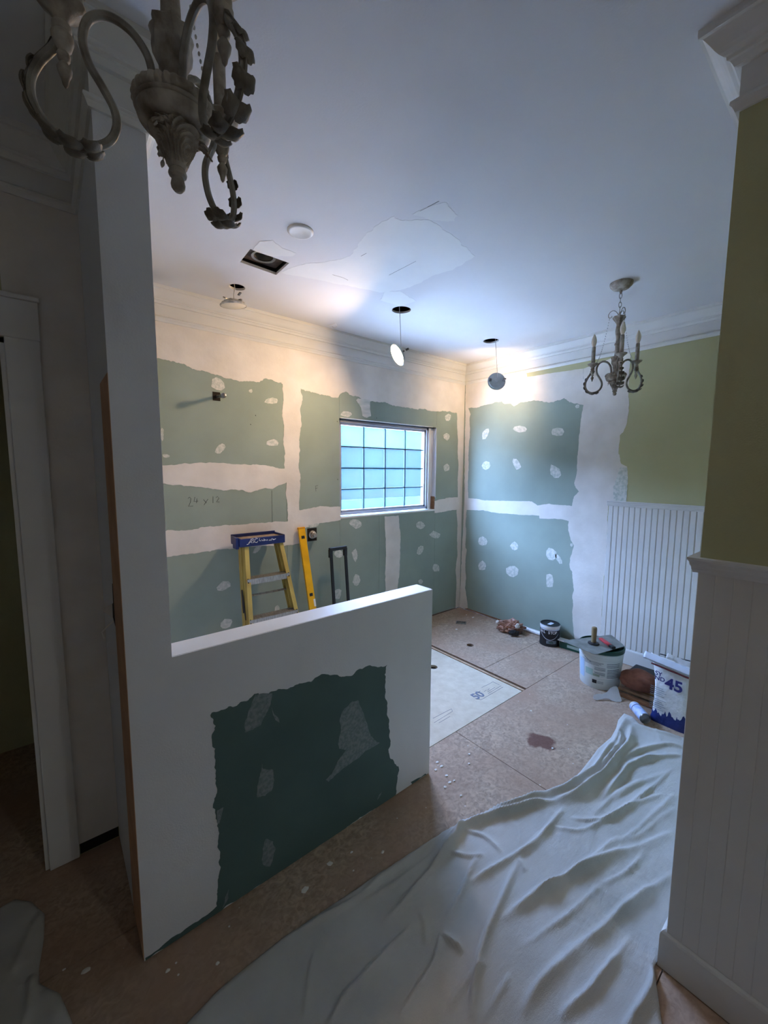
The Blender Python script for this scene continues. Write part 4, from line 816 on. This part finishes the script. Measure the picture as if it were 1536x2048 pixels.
# grey plate with holes near the corner
pl = empty('drain_plate', (-.367, -.335, .001), 'small grey metal plate with four dark holes lying near the corner', 'plate')
R = Matrix.Rotation(-.95, 4, 'Z'); MB().box(-.052, .052, -.036, .036, 0, .006, mx=R, bev=.001).build('plate', 'metal', pl)
for i in range(4): MB().lathe([(.007, .0062), (0, .0064)], 10, R @ Matrix.Translation((-.033+i*.022, 0, 0)), cap=False).build('hole', 'gap', pl)
# white tube and green box by the wall
o = MB().tube([(-.024, -.80, .022), (-.026, -1.22, .022)], .021, 16).build('caulk_tube', 'vinyl', smooth=True); tag(o, 'white plastic pipe length lying along the foot of the green wall', 'pipe')
gb = empty('tape_box', (-.085, -1.47, .001), 'dark green and white flat box between the paint can and the bucket', 'box')
R = Matrix.Rotation(radians(4), 4, 'Z'); MB().box(-.030, .030, -.19, .19, 0, .062, mx=R, bev=.002).build('carton', 'greenp', gb); MB().box(-.034, .034, -.21, .21, .062, .070, mx=R).build('lid', 'vinyl', gb)
MB().box(-.0306, -.030, -.15, .12, .02, .045, mx=R).build('label_print', 'green', gb)
o = MB().box(-.012, .0, -.10, .10, 0, .14).build('wood_offcut', 'trim'); 
o.location = (-.012-.02, -1.60+.0, .001); tag(o, 'short white painted board standing behind the bucket against the wall', 'board')

# sack, sticks and rod behind the bucket
o = crumple('brown_sack', -.475, -2.055, .135, .085, .085, 'rag', 'rounded reddish brown sack lying on scraps between bucket and powder bag', 'sack', 11, -1.25, .12, 1.4); o.location.z = .07
for i, (xa, ya, xb, yb, z, w, lab_) in enumerate(((-.56, -1.94, -.56, -2.30, .012, .018, 'dark stained wood strip lying under the brown sack, nearest the room'), (-.50, -1.93, -.48, -2.36, .030, .022, 'middle weathered wood strip under the brown sack'), (-.42, -1.95, -.40, -2.40, .020, .03, 'wider brown board under the sack, closest to the wainscot'))):
    d_ = Vector((xb-xa, yb-ya, 0)); L_ = d_.length; R = Matrix.Translation((xa, ya, z)) @ Matrix.Rotation(math.atan2(d_.y, d_.x), 4, 'Z')
    o = MB().box(0, L_, -w, w, -.009, .009, mx=R, bev=.002).build('wood_strip', 'wood' if i != 1 else 'strip_wood'); tag(o, lab_, 'board')
o = MB().tube([onX(1320, 1308, -.03), onX(1381, 1318, -.03)+Vector((0, -.25, .004))], .004, 8).build('metal_rod', 'black', smooth=True); tag(o, 'thin dark metal rod resting on the baseboard top behind the powder bag', 'rod')
tl = empty('tool_bag', (-.25, -1.99, 0), 'low black tool case by the baseboard behind the brown sack', 'case')
kid(MB().box(-.30, -.16, -2.20, -1.92, .002, .10, bev=.01), 'case', 'black', tl); kid(MB().tube([(-.31, -1.94, .085), (-.33, -1.98, .12), (-.31, -2.02, .085)], .006, 6), 'handle', 'black', tl)

# powder bag
ba = onZ(1294, 1438); bb_ = onZ(1358, 1466); wv = (bb_-ba); wv.z = 0; BW = .215; wv.normalize(); nv = Vector((-wv.y, wv.x, 0)); nv = nv if nv.dot(CAM-ba) > 0 else -nv
bag = empty('powder_bag', ba, 'white and blue paper bag of setting powder printed 45, standing open by the near wall', 'bag')
BMx = Matrix(((wv.x, -nv.x, 0, 0), (wv.y, -nv.y, 0, 0), (0, 0, 1, 0), (0, 0, 0, 1)))
rows = []; r5 = np.random.default_rng(5)
for i in range(15):
    z = .405*i/14; pin = 1-.10*sin(pi*min(1, z/.405))*.7; wd = BW*(.98 if i < 12 else .98+.03*(i-11)); dp = .115*(1-.45*(z/.405)**3)*(.9+.1*sin(pi*z/.4)); row = []
    for j in range(28):
        t = 2*pi*j/28; sx = abs(cos(t))**.35*(1 if cos(t) > 0 else -1); sy = abs(sin(t))**.5*(1 if sin(t) > 0 else -1)
        x = BW/2+sx*wd/2*pin; y = .06+sy*dp/2; jz = .006*r5.uniform(-1, 1) if 0 < i < 14 else 0
        row.append(Vector((x+.012*sin(z*9)+jz*.4, max(y, .0)+jz*.5, z*(1-.08*x/BW))))
    rows.append([BMx @ p for p in row])
mb = MB(); mb.grid(rows, closed_u=True, cap0=True, cap1=False); bo = mb.build('sack', 'bag', bag, smooth=True)
def bag_strip(nm, m_, x0, x1, prof, amp, sd):
    r6 = np.random.default_rng(sd); n_ = 22; nz = [vnoise(n_, 4, amp, r6) for _ in prof]; rws = []
    for k, (yy, zz) in enumerate(prof):
        rws.append([BMx @ Vector((x0+(x1-x0)*i/(n_-1), yy+nz[k][i], zz-.085*(x0+(x1-x0)*i/(n_-1))+nz[k][(i*3) % n_]*.6)) for i in range(n_)])
    mb = MB(); mb.grid(rws); o = mb.build(nm, m_, bag, smooth=True); md = o.modifiers.new('t', 'SOLIDIFY'); md.thickness = .003; return o
bag_strip('folded_top', 'canwhite', -.045, .222, [(-.004, .398), (-.010, .408), (-.002, .424), (.018, .436), (.034, .430), (.04, .415)], .003, 3)
bag_strip('folded_top', 'vinyl', -.02, .224, [(.012, .385), (.02, .418), (.045, .428), (.075, .41), (.09, .385)], .004, 4)
bag_strip('folded_top', 'spatula', .06, .226, [(.05, .40), (.06, .440), (.075, .452), (.085, .43)], .006, 5)
bag_strip('tear_strip', 'redwine', .0, .218, [(-.002, .388), (-.004, .378)], .001, 6)
def flat_text(txt, parent, mx, x, z, size, m, y=-.002, shear=0, name='lettering', off=.02):
    cu = bpy.data.curves.new(name, 'FONT'); cu.body = txt; cu.size = size; cu.extrude = .0006; cu.offset = size*off; cu.materials.append(M[m]); cu.shear = shear
    o = bpy.data.objects.new(name, cu); COL.objects.link(o); o.parent = parent; o.matrix_local = mx @ Matrix.Translation((x, y, z)) @ Matrix.Rotation(pi/2, 4, 'X'); return o
flat_text('SY', bag, BMx, .026, .318, .037, 'print_blue', -.004); flat_text('ND', bag, BMx, .026, .288, .037, 'print_blue', -.004); flat_text('45', bag, BMx, .084, .258, .095, 'print_blue', -.004, off=.03)
for j in range(11):
    z = .235-.013*j-(.012 if j > 4 else 0); mb = MB(); mb.box(.006, .075+.02*((j*7) % 3)/2, -.0008, .0002, z, z+.0028, mx=BMx @ Matrix.Translation((0, 0, 0))); mb.build('small_print', 'print_grey', bag)
MB().box(BW-.004, BW+.001, .02, .05, .12, .26, mx=BMx).build('side_stripe', 'redwine', bag)

# spray can lying down
p0 = onZ(1260, 1402, .034); p1 = onZ(1291, 1438, .034); d_ = (p0-p1); d_.z = 0; L_ = .185; d_.normalize()
sc = empty('spray_can', p1, 'blue and white aerosol can lying with its round base towards the drop cloth', 'can')
Q = d_.to_track_quat('Z', 'Y').to_matrix().to_4x4()
MB().lathe([(.0, .006), (.026, .006), (.031, -.001), (.0335, .002), (.0335, .008), (.0325, .01)], 30, Q, cap=False).build('base', 'metal', sc, smooth=True)
MB().lathe([(.0325, .009), (.0325, .140)], 30, Q, cap=False).build('body', mat('pale_blue_can', srgb(150, 178, 225), srgb(196, 206, 228), .35, 30, mixr=(.4, .6)), sc, smooth=True)
MB().lathe([(.0328, .108), (.0328, .114)], 30, Q, cap=False).build('stripe', 'print_blue', sc, smooth=True)
MB().lathe([(.0325, .139), (.0335, .141), (.030, .150), (.018, .158), (.013, .160), (.012, .175), (.006, .178), (.0, .178)], 30, Q, cap=False).build('top', 'mud', sc, smooth=True)

# plastic spreader leaning on the bucket
pa, pb_, pc = onZ(1187, 1400, .004), onZ(1240, 1402, .004), onZ(1236, 1372)
nrm = Vector((pb_-pa)); nrm.z = 0; nrm.normalize(); back = Vector((-nrm.y, nrm.x, 0)); back = back if back.dot(CAM-pa) < 0 else -back
pn = (back*cos(.9)+Vector((0, 0, 1))*0)  # leaning plane through the floor line
tdir = (back*.80+Vector((0, 0, .55))).normalized(); pln = nrm.cross(tdir).normalized()
def on_pl(x, y): d = ray(x, y); s = ((pa-CAM).dot(pln))/d.dot(pln); return CAM+d*s
zs = lambda a, b: (1140+a/8.084, 1240+b/8.086)
sp_ = MB(); sp_.poly([on_pl(*zs(*q)) for q in [(375, 1250), (385, 1215), (430, 1200), (520, 1200), (570, 1185), (610, 1150), (650, 1100), (700, 1080), (755, 1075), (775, 1110), (800, 1200), (835, 1305), (820, 1325), (740, 1325), (680, 1310), (620, 1270), (560, 1265), (490, 1290), (430, 1300), (390, 1285)]], pln*.003)
spo = sp_.build('plastic_spreader', 'spatula'); tag(spo, 'light grey plastic fan-shaped spreader leaning against the foot of the bucket', 'spreader')
ctr = on_pl(*zs(425, 1247)); mb = MB(); mb.lathe([(.004, 0), (0, .001)], 10, Matrix.Translation(ctr-pln*.001) @ pln.to_track_quat('Z', 'Y').to_matrix().to_4x4(), cap=False); mb.build('hang_hole', 'gap', spo)

# plaster crumbs on the floor
crumbs = [(875, 1525, 5), (883, 1533, 6), (872, 1540, 5), (893, 1552, 5), (900, 1565, 6), (890, 1575, 5), (908, 1562, 4), (938, 1509, 4), (938, 1528, 4), (922, 1592, 4), (610, 1780, 10), (660, 1728, 8), (435, 1928, 5), (335, 1943, 5), (172, 1942, 8), (946, 1235, 4), (933, 1230, 3), (913, 1259, 4), (1105, 1497, 4), (1062, 1422, 3), (703, 1705, 4), (765, 1705, 5), (707, 1562+180, 3), (128, 1940, 3)]
cmb = MB()
for i, (x, y, s) in enumerate(crumbs):
    p = onZ(x, y); r = random.Random(i); sz = s*(p-CAM).length/F_PX*.55; vs = bmesh.ops.create_icosphere(cmb.bm, subdivisions=1, radius=1)['verts']
    for v in vs: v.co = Vector((p.x+v.co.x*sz*r.uniform(.8, 1.5), p.y+v.co.y*sz*r.uniform(.6, 1.1), .001+(max(v.co.z, -.3)+.3)*min(sz, .006)*.5))
tag(cmb.build('plaster_crumbs', 'debris'), 'white crumbs of dried plaster scattered over the bare subfloor', 'debris', kind='stuff')

# ------------------------------------------------------------------ drop cloths
def smooth_noise(X, Y, f, seed):
    r = np.random.default_rng(seed); G = r.uniform(-1, 1, (64, 64)); x = (X*f) % 63; y = (Y*f) % 63; i = x.astype(int); j = y.astype(int); u = x-i; v = y-j; u = u*u*(3-2*u); v = v*v*(3-2*v)
    return (G[i, j]*(1-u)+G[(i+1) % 64, j]*u)*(1-v)+(G[i, (j+1) % 64]*(1-u)+G[(i+1) % 64, (j+1) % 64]*u)*v
def seg_dist(X, Y, P):
    best = np.full(X.shape, 9.); side = np.zeros(X.shape); T = np.zeros(X.shape); NX = X.copy(); NY = Y.copy(); n_ = len(P)-1
    for i in range(n_):
        ax, ay = P[i]; bx, by = P[i+1]; dx, dy = bx-ax, by-ay; L2 = dx*dx+dy*dy+1e-12; t = np.clip(((X-ax)*dx+(Y-ay)*dy)/L2, 0, 1); px_, py_ = ax+t*dx, ay+t*dy; d = np.hypot(X-px_, Y-py_)
        m_ = d < best; best = np.where(m_, d, best); side = np.where(m_, np.sign((X-ax)*dy-(Y-ay)*dx), side); T = np.where(m_, (i+t)/n_, T); NX = np.where(m_, px_, NX); NY = np.where(m_, py_, NY)
    return best, side, T, NX, NY
def inside(X, Y, P):
    c_ = np.zeros(X.shape, bool); n_ = len(P)
    for i in range(n_):
        x0, y0 = P[i]; x1, y1 = P[(i+1) % n_]
        if y0 == y1: continue
        c_ ^= ((y0 > Y) != (y1 > Y)) & (X < (x1-x0)*(Y-y0)/(y1-y0)+x0)
    return c_
def catmull(P, n=6):
    return [(p.x, p.y) for p in spline([(a, b, 0) for a, b in P], n)]
def cloth(outline, folds, bounds, step, label, seed, wrinkle=1.0):
    x0, x1, y0, y1 = bounds; xs = np.arange(x0, x1, step); ys = np.arange(y0, y1, step); X, Y = np.meshgrid(xs, ys, indexing='ij')
    ins = inside(X, Y, outline); any_ = ins.copy()
    for dx in (-1, 0, 1):
        for dy in (-1, 0, 1): any_ |= np.roll(np.roll(ins, dx, 0), dy, 1)
    ed, _, _, NX, NY = seg_dist(X, Y, outline+[outline[0]])
    out_ = any_ & ~ins; X = np.where(out_, NX, X); Y = np.where(out_, NY, Y); ed = np.where(ins, ed, 0)
    Z = .005+.0030*(smooth_noise(X+Y*.5, Y, 4, seed)+1)
    ca, sa = cos(.50), sin(.50); U = X*ca+Y*sa; V = -X*sa+Y*ca      # the fine creases run this way
    warp = .05*smooth_noise(X, Y, 3, seed+7)
    for f, h in ((9, .0045), (19, .0022), (40, .0010)):
        n_ = smooth_noise(U*.16*f/9+7+warp, (V+warp)+7, f, seed+f); g = np.clip(smooth_noise(X+3, Y+3, 2.3, seed+f+1)+.35, 0, 1); Z += wrinkle*h*g*(1-np.abs(n_)*2.6).clip(0, 1)
    for P, h, w in folds:
        q = catmull([(onZ(*p).x, onZ(*p).y) for p in P], 5); wx = .010*smooth_noise(X, Y, 7, seed+4); wy = .010*smooth_noise(X, Y, 7, seed+5)
        d, s, T, _, _ = seg_dist(X+wx, Y+wy, q); env = np.clip(np.minimum(T, 1-T)*4+.05, 0, 1)**.7; mod = .75+.35*smooth_noise(X, Y, 12, seed+6)
        wl = np.where(s > 0, w*.55, w*1.25); Z += h*env*mod*np.exp(-(d/wl)**1.5)
    Z *= np.clip(ed/.012+.30, 0, 1)
    idx = -np.ones(X.shape, int); idx[any_] = np.arange(any_.sum()); verts = np.stack([X[any_], Y[any_], Z[any_]+.001], 1)
    k = lambda A: (A[:-1, :-1], A[1:, :-1], A[1:, 1:], A[:-1, 1:])
    a, b, c_, d_ = k(idx); ia, ib, ic, id_ = k(ins); ok = (a >= 0) & (b >= 0) & (c_ >= 0) & (d_ >= 0) & (ia | ib | ic | id_)
    fc = np.stack([a[ok], b[ok], c_[ok], d_[ok]], 1); me = bpy.data.meshes.new('drop_cloth'); me.from_pydata(verts.tolist(), [], fc.tolist()); me.materials.append(M['cloth']); me.polygons.foreach_set('use_smooth', [True]*len(me.polygons))
    o = bpy.data.objects.new('drop_cloth', me); COL.objects.link(o); md = o.modifiers.new('hem', 'SOLIDIFY'); md.thickness = .002; md.offset = -1
    return tag(o, label, 'drop cloth')
px2 = lambda P: [(onZ(*p).x, onZ(*p).y) for p in P]
left_edge = [(1248, 1428), (1236, 1442), (1232, 1458), (1222, 1476), (1196, 1498), (1180, 1520), (1160, 1545), (1140, 1566), (1110, 1578), (1075, 1590), (1040, 1602), (1005, 1616), (960, 1634), (925, 1645), (890, 1664), (840, 1695), (770, 1742), (700, 1788), (640, 1828), (570, 1874), (500, 1930), (440, 1980), (387, 2034), (345, 2080)]
outl = px2(left_edge)+[(-3.62, -2.3), (-3.62, -3.35), (-2.62, -3.35), (-2.46, -2.95), (-2.375, -2.76), (-2.225, -2.69), (-2.15, -2.692), (-1.4, -2.692), (-.92, -2.60), (-.66, -2.50)]+px2([(1365, 1476), (1330, 1464), (1305, 1458), (1280, 1450), (1266, 1436)])
zc_ = lambda P: [(x/1.477+360, y/1.477+1550) for x, y in P]
folds = [(zc_([(1455, 180), (1340, 225), (1250, 250), (1150, 300), (1020, 380), (950, 430)]), .024, .017), (zc_([(1450, 300), (1330, 390), (1200, 490), (1100, 590), (1010, 720)]), .028, .017), (zc_([(1000, 260), (940, 390), (900, 480), (865, 620), (860, 736)]), .026, .012),
    (zc_([(1300, 190), (1200, 260), (1060, 360), (980, 400)]), .018, .012), (zc_([(840, 135), (800, 210), (700, 330), (600, 440)]), .022, .011), (zc_([(690, 440), (600, 540), (500, 640), (430, 736)]), .020, .009), (zc_([(765, 470), (740, 580), (650, 730)]), .024, .009),
    (zc_([(1410, 540), (1380, 640), (1300, 760)]), .026, .014), (zc_([(1330, 480), (1230, 600), (1130, 736)]), .022, .012), (zc_([(880, 250), (840, 340), (780, 440)]), .018, .010), (zc_([(1130, 100), (1050, 200), (950, 270), (860, 330)]), .024, .012), (zc_([(1420, 60), (1300, 110), (1190, 165), (1100, 160)]), .015, .010),
    (zc_([(830, 140), (720, 220), (620, 290), (500, 380), (380, 440)]), .014, .010), (zc_([(560, 340), (420, 420), (300, 500)]), .006, .009), (zc_([(770, 470), (800, 500), (830, 525)]), .018, .010), (zc_([(1370, 230), (1320, 290), (1240, 330)]), .012, .008), (zc_([(900, 560), (840, 620), (790, 700)]), .012, .008), (zc_([(1240, 330), (1130, 430), (1000, 520)]), .010, .009),
    (zc_([(1330, 360), (1290, 420), (1230, 470), (1130, 520)]), .010, .008), (zc_([(400, 520), (380, 620), (360, 730)]), .005, .009), (zc_([(980, 600), (930, 680), (890, 736)]), .012, .008), (zc_([(840, 170), (900, 190), (950, 240)]), .015, .010), (zc_([(800, 240), (860, 250), (900, 245)]), .012, .009), (zc_([(700, 400), (720, 440), (720, 500)]), .008, .009), (zc_([(1460, 100), (1380, 170), (1330, 200)]), .010, .012), (zc_([(1000, 260), (1020, 300)]), .01, .012),
    ([(1205, 1600), (1240, 1560), (1262, 1535), (1300, 1520), (1362, 1513)], .030, .018), ([(1245, 1525), (1285, 1502), (1330, 1492), (1364, 1500)], .026, .017), ([(1225, 1605), (1270, 1575), (1330, 1548)], .010, .012), ([(1268, 1450), (1300, 1462), (1335, 1472), (1364, 1482)], .018, .014), ([(1175, 1640), (1235, 1590), (1290, 1560)], .008, .012), ([(1140, 1640), (1215, 1640), (1290, 1590), (1345, 1540)], .014, .010), ([(1345, 1590), (1300, 1640), (1240, 1690)], .012, .012),
    ([(1254, 1440), (1240, 1466), (1222, 1492), (1200, 1525), (1178, 1552), (1140, 1578), (1100, 1590)], .050, .022), ([(1266, 1455), (1258, 1482), (1236, 1516), (1212, 1548), (1186, 1572), (1150, 1592), (1110, 1604)], .055, .020), ([(1242, 1475), (1225, 1510), (1200, 1542)], .030, .012),
    ([(1150, 1572), (1100, 1588), (1040, 1606), (980, 1630), (920, 1652)], .040, .018), ([(1110, 1604), (1060, 1612), (1000, 1632), (930, 1656), (880, 1690)], .030, .013), ([(930, 1648), (880, 1675), (830, 1706), (760, 1752), (690, 1800)], .012, .014), ([(925, 1652), (905, 1690), (860, 1740)], .030, .013), ([(920, 1652), (880, 1700), (800, 1760), (720, 1810)], .012, .010)]
cloth(outl, folds, (-3.65, -.60, -3.37, -1.80), .0065, 'large grey-white canvas drop cloth spread in folds over the floor on the right', 3)
outl2 = px2([(0, 1818), (30, 1800), (62, 1805), (90, 1830), (88, 1880), (78, 1940), (80, 1970), (120, 1990), (145, 2048), (150, 2090)])+[(-3.68, -1.95), (-4.5, -1.95), (-4.5, -1.12)]
cloth(outl2, [([(85, 1990), (100, 2020), (120, 2060)], .03, .016), ([(60, 1960), (60, 2000), (50, 2060)], .03, .016), ([(80, 1830), (50, 1880), (20, 1960)], .02, .02), ([(95, 2000), (125, 2030), (140, 2070)], .02, .012)], (-4.52, -3.60, -2.0, -1.08), .009, 'smaller dark-lit drop cloth bunched on the floor before the doorway at left', 21)

# lettering becomes plain mesh
dg = bpy.context.evaluated_depsgraph_get()
for o in [o for o in SC.objects if o.type == 'FONT']:
    me = bpy.data.meshes.new_from_object(o.evaluated_get(dg)); n_ = bpy.data.objects.new('lettering', me); COL.objects.link(n_); n_.parent = o.parent; n_.matrix_local = o.matrix_local.copy()
    bpy.data.objects.remove(o)
